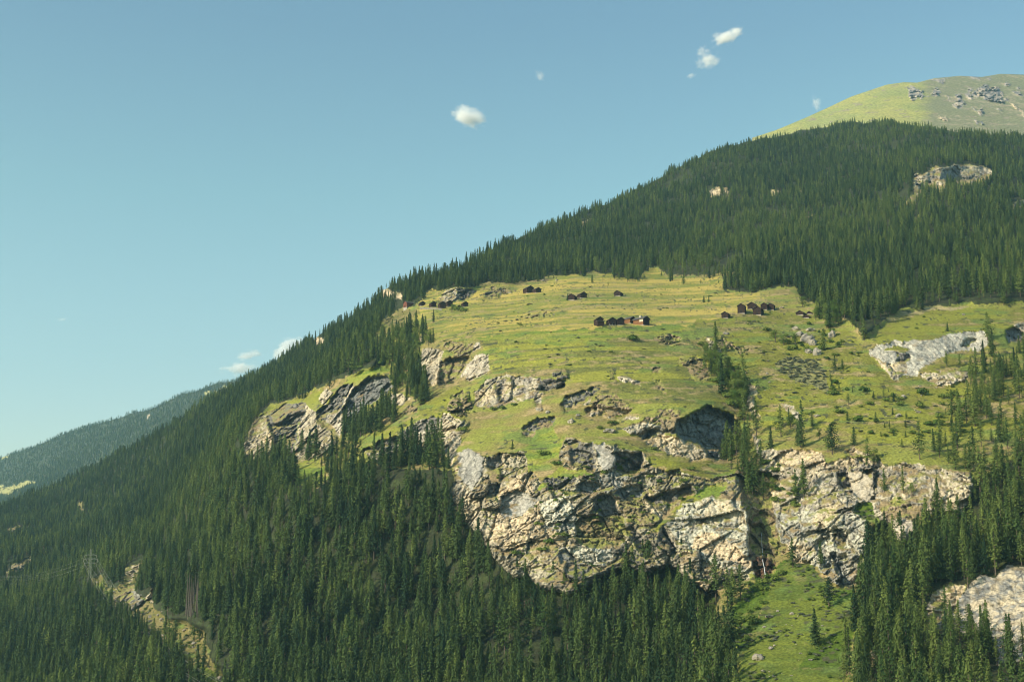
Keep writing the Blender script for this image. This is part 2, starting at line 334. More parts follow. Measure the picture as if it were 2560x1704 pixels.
area(R_, 58, 30, 'orange', 'G', '1760,1310 1820,1205 1960,1230 2080,1310 2170,1390 2220,1490 2080,1420 1900,1360')
area(R_, 84, -45, 'darkshade', 'G', '1560,1180 1600,1240 1660,1340 1640,1370 1540,1260')
area(R_, 86, -40, 'darkshade', 'G', '1280,1170 1360,1150 1430,1262 1500,1290 1440,1390 1340,1250')
area(R_, 60, -15, 'moss', 'G', '950,1130 1080,1080 1290,1090 1300,1250 1240,1300 960,1290')
area(R_, 58, 8, 'white', 'G', '830,1330 960,1300 1200,1332 1210,1420 1060,1430 960,1385')
area(R_, 86, -45, 'blue', 'G', '850,1350 900,1330 960,1390 940,1440 850,1430')
area(R_, 64, -15, 'darkshade', 'G', '880,1450 960,1390 1050,1430 1070,1480 960,1560 880,1520')
# outcrops on the lower meadow
area(R_, 45, 8, 'brown', 'G', '1190,100 1220,88 1240,142 1200,136')
area(R_, 50, 10, 'pale', 'G', '1250,122 1320,120 1400,150 1396,186 1330,166 1262,142')
area(R_, 42, 15, 'brown', 'G', '1470,62 1530,40 1562,60 1530,102 1490,90')
area(R_, 42, 20, 'brown', 'G', '1480,130 1530,150 1590,250 1560,240 1500,170')
area(R_, 40, 10, 'brown', 'G', '1640,10 1700,-30 1850,0 1890,140 1780,152 1730,62')
area(R_, 35, 8, 'brown', 'B', '1480,830 1560,800 1700,820 1720,870 1640,905 1540,880')
area(R_, 25, -10, 'brown', 'B', '360,640 450,622 600,632 620,660 420,665')
area(R_, 40, -25, 'darkshade', 'G', '790,75 880,80 900,130 830,140 780,110')
area(R_, 34, 6, 'brown', 'C', '60,680 240,740 345,782 240,800 90,732')
area(R_, 34, 10, 'pale', 'C', '510,1128 620,1165 695,1270 640,1265 560,1182')
area(R_, 66, 58, 'cream', 'C', '285,1005 350,1012 388,1080 350,1120 392,1252 350,1242 310,1140')
area(R_, 70, 55, 'cream', 'C', '345,1360 400,1380 380,1420 430,1480 380,1500 350,1420')
area(R_, 60, 55, 'cream', 'C', '0,700 60,790 140,790 100,760 20,680')
# right-hand rock
area(R_, 62, 22, 'slab2', 'C', '1160,770 1230,728 1400,700 1560,708 1680,668 1830,640 1960,650 1992,720 1940,772 1800,762 1700,792 1600,862 1510,912 1490,950 1320,962 1260,900 1250,850 1160,812')
area(R_, 80, -25, 'darkshade', 'C', '1330,782 1430,780 1440,830 1400,850 1350,848')
area(G_, 25, 5, 'mixed', 'C', '1255,755 1400,745 1440,760 1400,775 1270,772')
area(R_, 64, 36, 'cream', 'C', '1165,800 1250,850 1400,842 1422,935 1320,962 1262,902 1200,840')
area(R_, 84, -30, 'grey', 'C', '1840,690 1900,700 1860,750 1800,750')
area(R_, 52, 12, 'pale', 'C', '1510,930 1640,920 1720,908 1855,930 1852,982 1680,1022 1560,985')
area(G_, 34, 5, 'mixed', 'C', '1520,912 1640,862 1720,790 1900,790 1870,925 1700,905 1620,922')
area(R_, 84, -50, 'blue', 'C', '2115,625 2195,600 2245,640 2235,722 2130,722')
area(R_, 60, 15, 'pale', 'C', '2160,592 2240,570 2300,560 2300,660 2240,650 2190,620')
area(G_, 26, 5, 'screepink', 'C', '1250,562 1350,510 1500,488 1640,455 1900,480 1700,492 1420,535 1280,572')
area(G_, 30, 6, 'juniper', 'C', '500,880 560,820 640,808 800,850 860,940 872,1080 800,1042 640,992 520,905')
area(R_, 62, 16, 'greycream', 'H', '310,390 560,370 860,500 1000,430 1290,510 1600,530 1800,545 1960,600 1945,760 1880,880 1660,870 1500,940 1280,935 1150,900 1050,880 860,860 420,885 350,740 330,640')
area(R_, 60, 34, 'cream', 'H', '310,390 440,468 560,462 700,480 860,560 800,600 700,660 600,602 560,622 470,572 400,500')
area(R_, 50, 20, 'orange', 'H', '560,382 780,400 852,545 700,482 560,455')
area(R_, 66, -8, 'strata', 'H', '700,622 880,560 1000,642 1100,792 1000,852 930,782 900,702 760,692')
area(R_, 66, 15, 'slab3', 'H', '980,560 1130,562 1200,622 1192,732 1120,778 1040,722')
area(R_, 84, -52, 'darkshade', 'H', '905,572 980,565 1022,690 930,690')
area(R_, 55, 30, 'cream', 'H', '970,400 1040,380 1190,430 1300,530 1280,560 1180,470')
area(R_, 60, 10, 'greycream', 'H', '1290,520 1400,480 1580,500 1600,602 1560,662 1420,642 1300,602')
area(R_, 66, 30, 'cream', 'H', '1600,632 1700,618 1790,545 1930,560 1960,620 1940,720 1870,862 1740,902 1660,852 1620,742')
area(R_, 55, 12, 'brown', 'H', '1200,822 1350,740 1500,802 1622,882 1500,922 1290,920')
area(R_, 72, 12, 'slab3', 'H', '1285,930 1400,900 1530,940 1500,1042 1450,1102 1380,1102 1330,1042')
area(R_, 58, 8, 'greycream', 'H', '340,640 420,600 600,650 640,820 430,900 380,770')
area(R_, 66, 22, 'greywhite', 'H', '420,880 620,860 850,868 1050,880 1150,905 1130,1200 1100,1282 1080,1420 950,1452 860,1402 750,1282 560,1242 510,1140 430,960')
area(R_, 86, -45, 'darkshade', 'H', '870,1012 960,1010 985,1040 968,1100 900,1135')
area(R_, 84, -40, 'blue', 'H', '850,1190 900,1180 965,1210 970,1292 910,1322')
area(G_, 36, 10, 'lush', 'H', '1080,790 1160,778 1200,880 1150,930 1040,870')
area(G_, 40, 18, 'mixed', 'H', '1160,880 1230,900 1300,1050 1260,1010 1190,960')
area(R_, 82, -50, 'brown', 'H', '185,690 260,760 330,960 400,1150 430,1230 330,1200 240,1180 225,1000 190,850')
area(R_, 76, -35, 'rust', 'H', '235,1180 330,1200 425,1240 420,1290 375,1375 300,1382 250,1260')
area(R_, 70, 20, 'slabstain', 'I', '1880,600 1960,450 2040,400 2130,420 2230,330 2356,340 2500,360 2500,1000 2160,1062 2130,862 1990,832 1880,822')
area(R_, 60, 25, 'greycream', 'I', '1620,650 1700,520 1820,440 1930,482 1880,602 1870,802 1620,802')
area(R_, 60, 20, 'greycream', 'I', '1240,940 1300,1000 1260,1060 1230,1100 1220,980')
area(R_, 50, 20, 'greycream', 'I', '350,1000 380,980 440,990 430,1030 390,1050')
area(R_, 70, -15, 'moss', 'H', '250,560 400,560 470,620 400,700 420,900 440,1000 520,1180 430,1230 400,1150 330,950 270,760')
area(R_, 80, -55, 'brown', 'H', '130,560 240,500 280,700 330,950 240,960 190,850 170,700')
# apron below the waterfall
area(G_, 36, 22, 'lush', 'I', '250,570 380,440 500,400 570,300 650,300 640,420 480,480 460,600 380,720 330,900 260,960 200,860 300,760 150,720')
area(G_, 37, 18, 'apron', 'I', '640,300 700,310 800,330 840,400 960,500 1110,490 1130,800 1000,1300 200,1300 300,960 400,720 480,500')
area(G_, 36, 10, 'lush', 'I', '900,540 1110,500 1120,560 900,660')
area(G_, 38, 10, 'lush', 'I', '830,920 1120,780 1060,1100 700,1100')

FOREST_IN = []     # woods that stand on open ground: outline, density, mix
def wood(z, s, d=1.0, mix='conifer'): FOREST_IN.append((zpoly(z, s), d, mix))
wood('A', '940,1100 1050,880 1230,850 1300,770 1400,790 1480,740 1560,740 1600,780 1660,860 1560,920 1530,1100 1600,1260 1560,1380 1400,1340 1290,1250 1230,1100 1060,1110', 0.75, 'both')
wood('J', '900,640 1010,560 1100,500 1180,420 1290,420 1310,520 1220,600 1000,740 870,730', 0.9)
wood('J', '480,780 640,780 700,820 640,860 520,860', 0.35)
wood('J', '640,980 720,860 900,820 960,960 860,1060', 0.5)
wood('J', '1260,960 1330,800 1500,760 1700,830 1760,900 1830,1100 1700,1200 1400,1100', 0.7)
wood('C', '1950,800 2060,720 2240,800 2500,800 2500,1160 2000,1180 1900,1100 1880,950', 1.0)
wood('C', '1740,1180 1880,1150 2100,1260 2240,1320 2500,1300 2500,1500 2050,1510 1850,1420 1720,1330', 0.55)
wood('C', '1480,1440 1700,1440 1900,1520 1900,1600 1480,1600', 0.7)
wood('C', '430,1300 600,1310 700,1300 840,1290 960,1350 960,1520 620,1460 480,1490', 0.5, 'both')
wood('C', '0,800 100,800 130,880 290,960 310,1080 300,1220 200,1200 100,1000 0,960', 1.0, 'broad')
wood('C', '180,1250 330,1230 400,1400 380,1560 150,1600 100,1500', 0.9, 'conifer')
wood('C', '780,470 980,480 990,600 900,640 760,560', 0.9, 'broad')
wood('H', '560,620 700,680 780,860 640,890 560,760', 0.5)
wood('H', '860,300 1000,300 1200,450 1290,560 1200,640 1000,540 860,500', 0.4, 'both')
wood('H', '1230,660 1380,650 1500,760 1380,790 1250,730', 0.7, 'both')
wood('H', '40,420 250,440 330,560 350,700 330,800 220,780 100,700', 0.8, 'conifer')
wood('H', '340,560 560,600 640,800 600,870 480,860 400,760', 0.4, 'both')
wood('H', '1500,440 1700,400 1900,420 1950,560 1700,600 1560,520', 0.6)
wood('H', '1300,300 1500,340 1560,420 1380,440', 0.25)
wood('H', '1960,560 2200,420 2400,460 2400,700 2000,700', 0.9)
wood('I', '-100,500 120,470 260,560 180,700 80,800 -100,900', 0.5, 'both')
wood('I', '1620,800 1800,900 2000,1080 2400,1040 2400,1300 1600,1300', 0.6)
wood('F', '740,780 850,870 1100,1000 1300,1120 1580,1240 1700,1500 1560,1560 1440,1350 1200,1250 1000,1040 860,960', .08)
wood('G', '680,1330 760,1250 900,1190 960,1220 860,1300', 0.5, 'bush')
wood('I', '1000,1300 1000,1000 1120,800 1130,1300', 0.8)
wood('B', '1060,270 1180,220 1400,225 1395,320 1290,345 1170,335 1100,300', .8)
wood('B', '1560,270 1700,240 2000,250 2040,300 1900,330 1840,290 1700,320 1600,330', .35)
wood('B', '2085,350 2120,240 2182,180 2300,200 2400,420 2300,455 2220,430 2130,445 2095,410', .8)
# gaps in the forest belt
GAPS = [(zpoly('K', '-90,420 100,470 330,480 560,470 700,460 700,640 60,650 -90,640'), 0.0), (zpoly('D', '1250,1150 1450,1050 1640,1060 1640,1150 1400,1200'), 0.6), (zpoly('C', '1300,300 1500,200 2240,100 2240,420 1900,470 1400,500'), 0.62),
        (zpoly('C', '60,180 250,90 300,150 120,210'), 0.15), (zpoly('F', '1400,700 1550,700 1560,1100 1440,1080'), 0.5),
        (zpoly('F', '860,600 1200,600 1250,1100 860,1000'), 0.6), (zpoly('F', '500,700 720,700 720,860 600,850'), 0.5)]
FOREST_TONES = ('spruce', )

# distance survey: (pixel, metres along the view axis)
ANCH = [(0, 1704, 900), (-300, 1950, 900), (-300, 1500, 1300), (640, 1704, 720), (1280, 1704, 590), (1920, 1704, 560), (2560, 1704, 500), (2860, 1950, 440), (1280, 1950, 500),
        (130, 1240, 2050), (300, 1250, 1700), (500, 1100, 1550), (700, 920, 1750), (960, 760, 1560), (0, 1400, 1500), (300, 1450, 1080), (600, 1300, 950),
        (640, 1130, 1020), (860, 1050, 980), (900, 900, 1150), (1060, 790, 1150), (1110, 690, 1360), (1250, 620, 1600), (1413, 550, 1800), (1630, 460, 2000),
        (1826, 360, 2150), (2119, 305, 2250), (2560, 340, 2150), (2860, 380, 2000), (1100, 960, 900), (1240, 1100, 800), (1300, 1420, 690), (1500, 1420, 680),
        (1300, 1000, 830), (1700, 1000, 800), (1500, 900, 850), (1500, 812, 915), (1550, 740, 1150), (1330, 735, 1210), (1230, 722, 1270), (1600, 690, 1350), (1870, 780, 980), (1820, 690, 1250),
        (1900, 1420, 680), (1980, 1120, 790), (2200, 870, 860), (2400, 780, 980), (2560, 1000, 780), (3360, 430, 1700), (3360, 1000, 700), (3360, 1960, 400), (-780, 1800, 1500), (-780, 1960, 1300), (2300, 1040, 760), (2200, 700, 1150), (2400, 560, 1350), (2350, 440, 1600), (2000, 550, 1550),
        (2480, 1450, 610), (2200, 1300, 660), (2560, 700, 1080), (800, 1450, 780), (1050, 1350, 760)]
SKY = [(-780, 1790), (-320, 1500), (-200, 1390), (0, 1262), (128, 1214), (240, 1163), (330, 1118), (430, 1058), (480, 1024), (529, 993), (606, 956), (700, 900), (750, 862), (869, 802), (940, 752), (946, 742), (955, 726), (978, 712),
       (1032, 694), (1119, 680), (1152, 667), (1250, 613), (1413, 546), (1543, 498), (1630, 455), (1739, 395), (1826, 362), (1934, 343), (2021, 324), (2119, 306), (2238, 306), (2282, 313), (2390, 328), (2560, 340), (2860, 370), (3360, 430)]

def tps(pts, vals, qx, qy):
    """smooth surface through scattered values (thin plate)"""
    p = np.array(pts, float) / 1000; n = len(p); v = np.array(vals, float)
    def U(d2): return d2 * np.log(d2 + 1e-9) * 0.5
    d2 = ((p[:, None] - p[None]) ** 2).sum(-1)
    A = np.zeros((n + 3, n + 3)); A[:n, :n] = U(d2) + np.eye(n) * 0.004
    A[:n, n] = 1; A[:n, n + 1:] = p; A[n, :n] = 1; A[n + 1:, :n] = p.T
    s = np.linalg.solve(A, np.concatenate([v, [0, 0, 0]]))
    q = np.stack([qx.ravel(), qy.ravel()], 1) / 1000; r = np.empty(len(q))
    for k in range(0, len(q), 40000):
        c = q[k:k + 40000]; d = ((c[:, None] - p[None]) ** 2).sum(-1)
        r[k:k + 40000] = U(d) @ s[:n] + s[n] + c @ s[n + 1:]
    return r.reshape(qx.shape)

def normal_of(slope, aspect):
    s, a = math.radians(slope), math.radians(aspect)
    return np.array([-math.sin(a) * math.sin(s), -math.cos(a) * math.sin(s), math.cos(s)])

# ---- id raster of the survey (step 2 px), read with ragged edges
RX0, RX1, RY0, RY1, RS = -780, 3360, 120, 2000, 2.0
rx, ry = np.meshgrid(np.arange(RX0, RX1, RS), np.arange(RY0, RY1, RS))
AID = np.full(rx.shape, -1, np.int16)
def raster(target, pts, value):
    xs = [p[0] for p in pts]; ys = [p[1] for p in pts]
    i0 = max(0, int((min(ys) - RY0) / RS)); i1 = min(rx.shape[0], int((max(ys) - RY0) / RS) + 2)
    j0 = max(0, int((min(xs) - RX0) / RS)); j1 = min(rx.shape[1], int((max(xs) - RX0) / RS) + 2)
    if i1 <= i0 or j1 <= j0: return
    m = inpoly(rx[i0:i1, j0:j1], ry[i0:i1, j0:j1], pts)
    target[i0:i1, j0:j1][m] = value
for k, a in enumerate(AREAS): raster(AID, a[4], k)
DENS = np.where(AID < 0, 1.0, 0.0).astype(np.float32)
for pts, d in GAPS:
    g = np.ones(rx.shape, np.float32); raster(g, pts, d); DENS *= g
MIXM = np.zeros(rx.shape, np.int8)
for pts, d, mix in FOREST_IN:
    raster(DENS, pts, d); raster(MIXM, pts, {'conifer': 0, 'both': 1, 'broad': 2, 'bush': 3}[mix])

def look(arr, px, py, jit=0.0):
    if jit:
        q = np.stack([px.ravel(), py.ravel(), np.zeros(px.size)], 1)
        jx = (fbm(q, 26, 3, 3) * jit * 1.6 + vnoise(q, 5, 5) * jit * 0.35).reshape(px.shape)
        jy = (fbm(q, 26, 9, 3) * jit * 1.6 + vnoise(q, 5, 15) * jit * 0.35).reshape(px.shape)
        px, py = px + jx, py + jy
    i = np.clip(np.round((py - RY0) / RS).astype(int), 0, arr.shape[0] - 1)
    j = np.clip(np.round((px - RX0) / RS).astype(int), 0, arr.shape[1] - 1)
    return arr[i, j]

# ---- fit distances to the surveyed inclinations (least squares, conjugate gradients)
GS = 4.0
gx, gy = np.meshgrid(np.arange(RX0, RX1, GS), np.arange(RY0, RY1, GS))
L0 = tps([(a[0], a[1]) for a in ANCH], [math.log(a[2]) for a in ANCH], gx, gy)
aid = look(AID, gx, gy, 5.0)
NRM = np.array([normal_of(a[1], a[2]) for a in AREAS] + [[0, -1, 0]])
nn = NRM[aid]                                                   # aid -1 -> last
ga = (gx - W / 2) / F; gb = (H / 2 - gy) / F
nF = nn[..., 1] * CP + nn[..., 2] * SP; nU = -nn[..., 1] * SP + nn[..., 2] * CP
nd = np.minimum(nn[..., 0] * ga + nF + nU * gb, -0.10)
tx = -nn[..., 0] / nd * GS / F; ty = nU / nd * GS / F
has = aid >= 0
tx = np.clip(tx, -0.035, 0.035); ty = np.clip(ty, -0.06, 0.02)
ex = (tx[:, 1:] + tx[:, :-1]) / 2; ey = (ty[1:] + ty[:-1]) / 2
mx_ = has[:, 1:] & has[:, :-1]; my_ = has[1:] & has[:-1]
bx = np.diff(L0, axis=1); by = np.diff(L0, axis=0)
ex = np.where(mx_, ex, bx) - bx; ey = np.where(my_, ey, by) - by       # solve for the correction to L0
LAM = 8e-4
def Aop(v):
    r = LAM * v
    d = np.diff(v, axis=1); r[:, 1:] += d; r[:, :-1] -= d
    d = np.diff(v, axis=0); r[1:] += d; r[:-1] -= d
    return r
rhs = np.zeros(L0.shape); rhs[:, 1:] += ex; rhs[:, :-1] -= ex; rhs[1:] += ey; rhs[:-1] -= ey
v = np.zeros(L0.shape); r = rhs - Aop(v); p = r.copy(); rs = (r * r).sum()
for it in range(260):
    Ap = Aop(p); al = rs / (p * Ap).sum(); v += al * p; r -= al * Ap
    rn = (r * r).sum()
    if rn < 1e-9 * (rhs * rhs).sum(): break
    p = r + rn / rs * p; rs = rn
LG = L0 + v
def bil(arr, px, py):
    fi = np.clip((py - RY0) / GS, 0, arr.shape[0] - 1.001); fj = np.clip((px - RX0) / GS, 0, arr.shape[1] - 1.001)
    i = fi.astype(int); j = fj.astype(int); u = fi - i; w = fj - j
    return (arr[i, j] * (1 - u) * (1 - w) + arr[i + 1, j] * u * (1 - w) + arr[i, j + 1] * (1 - u) * w + arr[i + 1, j + 1] * u * w)

# ------------------------------------------------------------------ colours of the ground (reflectances)
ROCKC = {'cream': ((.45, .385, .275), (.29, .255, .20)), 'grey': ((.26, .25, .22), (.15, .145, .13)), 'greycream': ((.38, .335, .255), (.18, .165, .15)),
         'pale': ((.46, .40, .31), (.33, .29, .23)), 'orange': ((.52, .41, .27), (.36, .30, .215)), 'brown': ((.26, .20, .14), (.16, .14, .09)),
         'darkshade': ((.17, .16, .145), (.085, .082, .08)), 'blue': ((.20, .205, .19), (.13, .13, .125)), 'slab': ((.33, .31, .27), (.21, .20, .18)),  # darker rock plus painted shade of faces turned from the sun; blue likewise
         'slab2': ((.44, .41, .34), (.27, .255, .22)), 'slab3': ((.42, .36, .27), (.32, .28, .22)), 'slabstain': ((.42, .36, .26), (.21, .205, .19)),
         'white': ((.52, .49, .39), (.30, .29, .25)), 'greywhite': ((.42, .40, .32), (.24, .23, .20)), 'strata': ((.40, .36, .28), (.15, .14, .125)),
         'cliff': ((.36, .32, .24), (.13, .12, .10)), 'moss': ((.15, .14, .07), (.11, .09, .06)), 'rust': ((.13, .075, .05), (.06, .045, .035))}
GRASSC = {'dry': ((.205, .215, .045), (.20, .165, .06)), 'dry0': ((0.258, 0.239, 0.046), (0.221, 0.175, 0.056)), 'gold': ((0.393, 0.305, 0.078), (0.192, 0.203, 0.039)), 'green': ((0.137, 0.183, 0.031), (0.202, 0.214, 0.037)), 'terrace': ((0.230, 0.228, 0.039), (0.134, 0.140, 0.036)),
          'mixed': ((0.198, 0.205, 0.032), (0.147, 0.143, 0.032)), 'lush': ((0.078, 0.120, 0.014), (0.060, 0.097, 0.012)), 'apron': ((.125, .150, .024), (.080, .110, .020)), 'scree': ((0.179, 0.152, 0.061), (0.124, 0.117, 0.032)), 'screepink': ((0.313, 0.258, 0.130), (0.221, 0.202, 0.062)),
          'moss': ((0.120, 0.129, 0.031), (0.147, 0.120, 0.037)), 'juniper': ((.15, .15, .075), (.20, .19, .07))}
def build_sheet(name, cols, skyfun, ybot, rows, logz, material, aidfun, colour, relief, back=1.0, bottom_to=None):
    """one sheet of ground; returns positions, pixel coordinates, normals (all shaped rows x cols)"""
    ks = np.linspace(0, 1, rows)
    px = np.repeat(cols[None], rows, 0); st = skyfun(cols)
    py = st[None] + (ybot - st)[None] * ks[:, None] ** 1.0
    lz = logz(px, py); zc = np.exp(lz)
    P = rays(px, py) * zc[..., None]
    A = aidfun(px, py)
    P, n = relief(P, px, py, A, zc)
    C = colour(P, px, py, A, n)
    # the far side: the sheet turns over behind its skyline and falls away
    nb = 14; Pb = []; Cb = []
    top = P[0]; d = top.copy(); d[:, 2] = 0; d /= np.linalg.norm(d, axis=1)[:, None]
    for k in range(nb, 0, -1):
        t = k * 22.0 * back
        q = top + d * t; q[:, 2] = top[:, 2] + min(0, 0) - 0.0 + (-(t ** 1.25) * 0.16 + t * (top[:, 2] / np.linalg.norm(top[:, :2], axis=1)) * 0.3)
        Pb.append(q); Cb.append(C[0])
    full = np.concatenate([np.array(Pb), P]); fc = np.concatenate([np.array(Cb), C])
    if bottom_to is not None:
        Pe = []; low = P[-1]
        for k in range(1, 7):
            q = low.copy(); t = k / 6; q[:, 1] = low[:, 1] - 260 * t; q[:, 2] = low[:, 2] + (bottom_to - low[:, 2]) * t; Pe.append(q)
        full = np.concatenate([full, np.array(Pe)]); fc = np.concatenate([fc, np.repeat(C[-1:], 6, 0)])
    R, K = full.shape[:2]
    me = bpy.data.meshes.new(name)
    me.vertices.add(R * K); me.vertices.foreach_set('co', full.reshape(-1).astype(np.float32))
    idx = np.arange(R * K).reshape(R, K)
    q = np.stack([idx[:-1, :-1], idx[1:, :-1], idx[1:, 1:], idx[:-1, 1:]], -1).reshape(-1, 4)
    me.loops.add(q.size); me.loops.foreach_set('vertex_index', q.reshape(-1).astype(np.int32))
    me.polygons.add(len(q)); me.polygons.foreach_set('loop_start', np.arange(0, q.size, 4, dtype=np.int32))
    me.polygons.foreach_set('loop_total', np.full(len(q), 4, np.int32))
    me.update(); me.validate()
    ca = me.color_attributes.new('surface_color', 'FLOAT_COLOR', 'POINT')
    c4 = np.ones((R * K, 4), np.float32); c4[:, :3] = fc.reshape(-1, 3); ca.data.foreach_set('color', c4.reshape(-1))
    me.materials.append(material)
    o = bpy.data.objects.new(name, me); COL.objects.link(o)
    return o, P, px, py, n, A

def grid_normals(P):
    u = np.gradient(P, axis=1); w = np.gradient(P, axis=0)
    n = np.cross(w, u); l = np.linalg.norm(n, axis=-1, keepdims=True); n = n / np.maximum(l, 1e-9)
    flip = (n * P).sum(-1) > 0; n[flip] *= -1
    return n, l[..., 0]

KIND_R = np.array([a[0] == 'R' for a in AREAS] + [False])
TONE = np.array([a[3] for a in AREAS] + ['forest'])
def _parea(p): return abs(sum(p[k][0] * p[(k + 1) % len(p)][1] - p[(k + 1) % len(p)][0] * p[k][1] for k in range(len(p)))) / 2
RECESS = np.array([(min(17.0, max(3.0, (.115 if a[1] >= 82 else .05) * math.sqrt(_parea(a[4]))))) if (a[0] == 'R' and a[1] >= 60 and a[2] < -9) else 0.0 for a in AREAS] + [0.0])
def blur(a, n=1):
    for _ in range(n):
        b = np.pad(a, 1, mode='edge'); a = (b[:-2, 1:-1] + b[2:, 1:-1] + b[1:-1, :-2] + b[1:-1, 2:] + b[1:-1, 1:-1] * 2) / 6
    return a

def relief_main(P, px, py, A, zc):
    shp = A.shape; rock = KIND_R[A].astype(np.float32); tone = TONE[A]
    smooth = np.isin(tone, ['slab', 'slab2', 'slab3', 'slabstain'])
    rk = blur(rock, 3)
    dirs = P / zc[..., None]
    h = np.zeros(shp, np.float32)
    n0, _ = grid_normals(P)
    ndv = np.maximum(-(n0 * (P / np.linalg.norm(P, axis=-1, keepdims=True))).sum(-1), 0.12)
    m = rk > 0.02
    q = P[m].astype(np.float64)
    # tilted bedding
    ct, st_ = math.cos(math.radians(16)), math.sin(math.radians(16))
    b = np.stack([q[:, 0] * ct + q[:, 2] * st_, q[:, 1], (-q[:, 0] * st_ + q[:, 2] * ct) * 1.15], 1)
    wv = np.stack([fbm(q, 30, 1, 3), fbm(q, 30, 2, 3), fbm(q, 30, 3, 3)], 1) * 7
    h1, e1 = blocks(b + wv * .8, 24.0, 5, 0.8); h2, e2 = blocks(b + wv * 0.3, 8.5, 6, 0.9); h3, e3 = blocks(b * (1, 1, .8) + wv * 0.1, 3.4, 7, 0.9); h4, e4 = blocks(q, 1.7, 17, 0.9)
    f1 = fbm(b, (9, 9, 5), 8, 4)
    rg = 1 - np.abs(fbm(b, (16, 16, 9), 9, 4)) * 2
    sm = smooth[m]; calm = .55 + 1.1 * np.clip(fbm(q, 38, 19, 2) + .35, 0, 1)
    disp = np.where(sm, 0.16, 1.0) * (h1 * 2.4 + h2 * .9 + h3 * .40 + h4 * .32 - 1.3 * (e1 < 0.045) - 1.0 * (e2 < 0.05) - 0.5 * (e3 < .07) + rg * .5) * calm + f1 * np.where(sm, 0.45, 1.0)
    flute = fbm(np.stack([q[:, 0] + q[:, 2] * .35, q[:, 1], q[:, 2]], 1), (3.0, 3.0, 30), 12, 4)
    disp = disp + np.where(sm, fbm(np.stack([q[:, 0] + q[:, 2] * .2, q[:, 1], q[:, 2]], 1), (6, 6, 60), 14, 4) * 2.2, flute * 0.9)
    strata = (tone[m] == 'strata') | (tone[m] == 'white') | (tone[m] == 'darkshade')
    lay = vnoise(np.stack([q[:, 0] * 0.03, q[:, 1] * 0.03, b[:, 2] + fbm(q, 14, 40, 3) * 4], 1), (1, 1, 1.6), 13)
    disp = disp + np.where(strata, lay * 1.1, lay * 0.35)
    scale = np.where(zc[m] > 1300, 0.7, 1.0)
    h[m] = disp * rk[m] * scale
    deep = blur(np.where(A >= 0, RECESS[A], 0.0).astype(np.float32), 3); h = h - deep
    fm = blur((A < 0).astype(np.float32), 36); h = h + fm * (fbm(P.reshape(-1, 3), 170, 18, 3) * 34).reshape(shp)
    # soft ground: hummocks, contour terraces
    q = P.reshape(-1, 3)
    hum = (fbm(q, (22, 22, 12), 21, 3) * 2.2 + fbm(q, (5, 5, 3), 22, 3) * 0.6).reshape(shp)
    zt = P[..., 2] + vnoise(q, 60, 23).reshape(shp) * 5
    saw = zt / 3.6; saw = saw - np.floor(saw)
    ter = np.where(saw < 0.75, saw / 0.75, (1 - saw) / 0.25) * np.clip(vnoise(q, 45, 24).reshape(shp) + 0.45, 0, 1)
    tw = np.where(tone == 'terrace', 2.0, np.where((tone == 'gold') | (tone == 'green') | (tone == 'mixed'), 1.0, 0.2))
    h = h + (1 - rk) * (hum * np.where(tone == 'gold', 0.55, 1.0) + ter * tw) * np.minimum(ndv / 0.35, 1) * 0.9
    fade = np.clip(np.arange(shp[0]) / 6.0, 0, 1)[:, None]
    ray = -h * fade / np.maximum(ndv, 0.3) ** 0.5
    Pn = P + dirs * ray[..., None]
    n, _ = grid_normals(Pn)
    return Pn, n

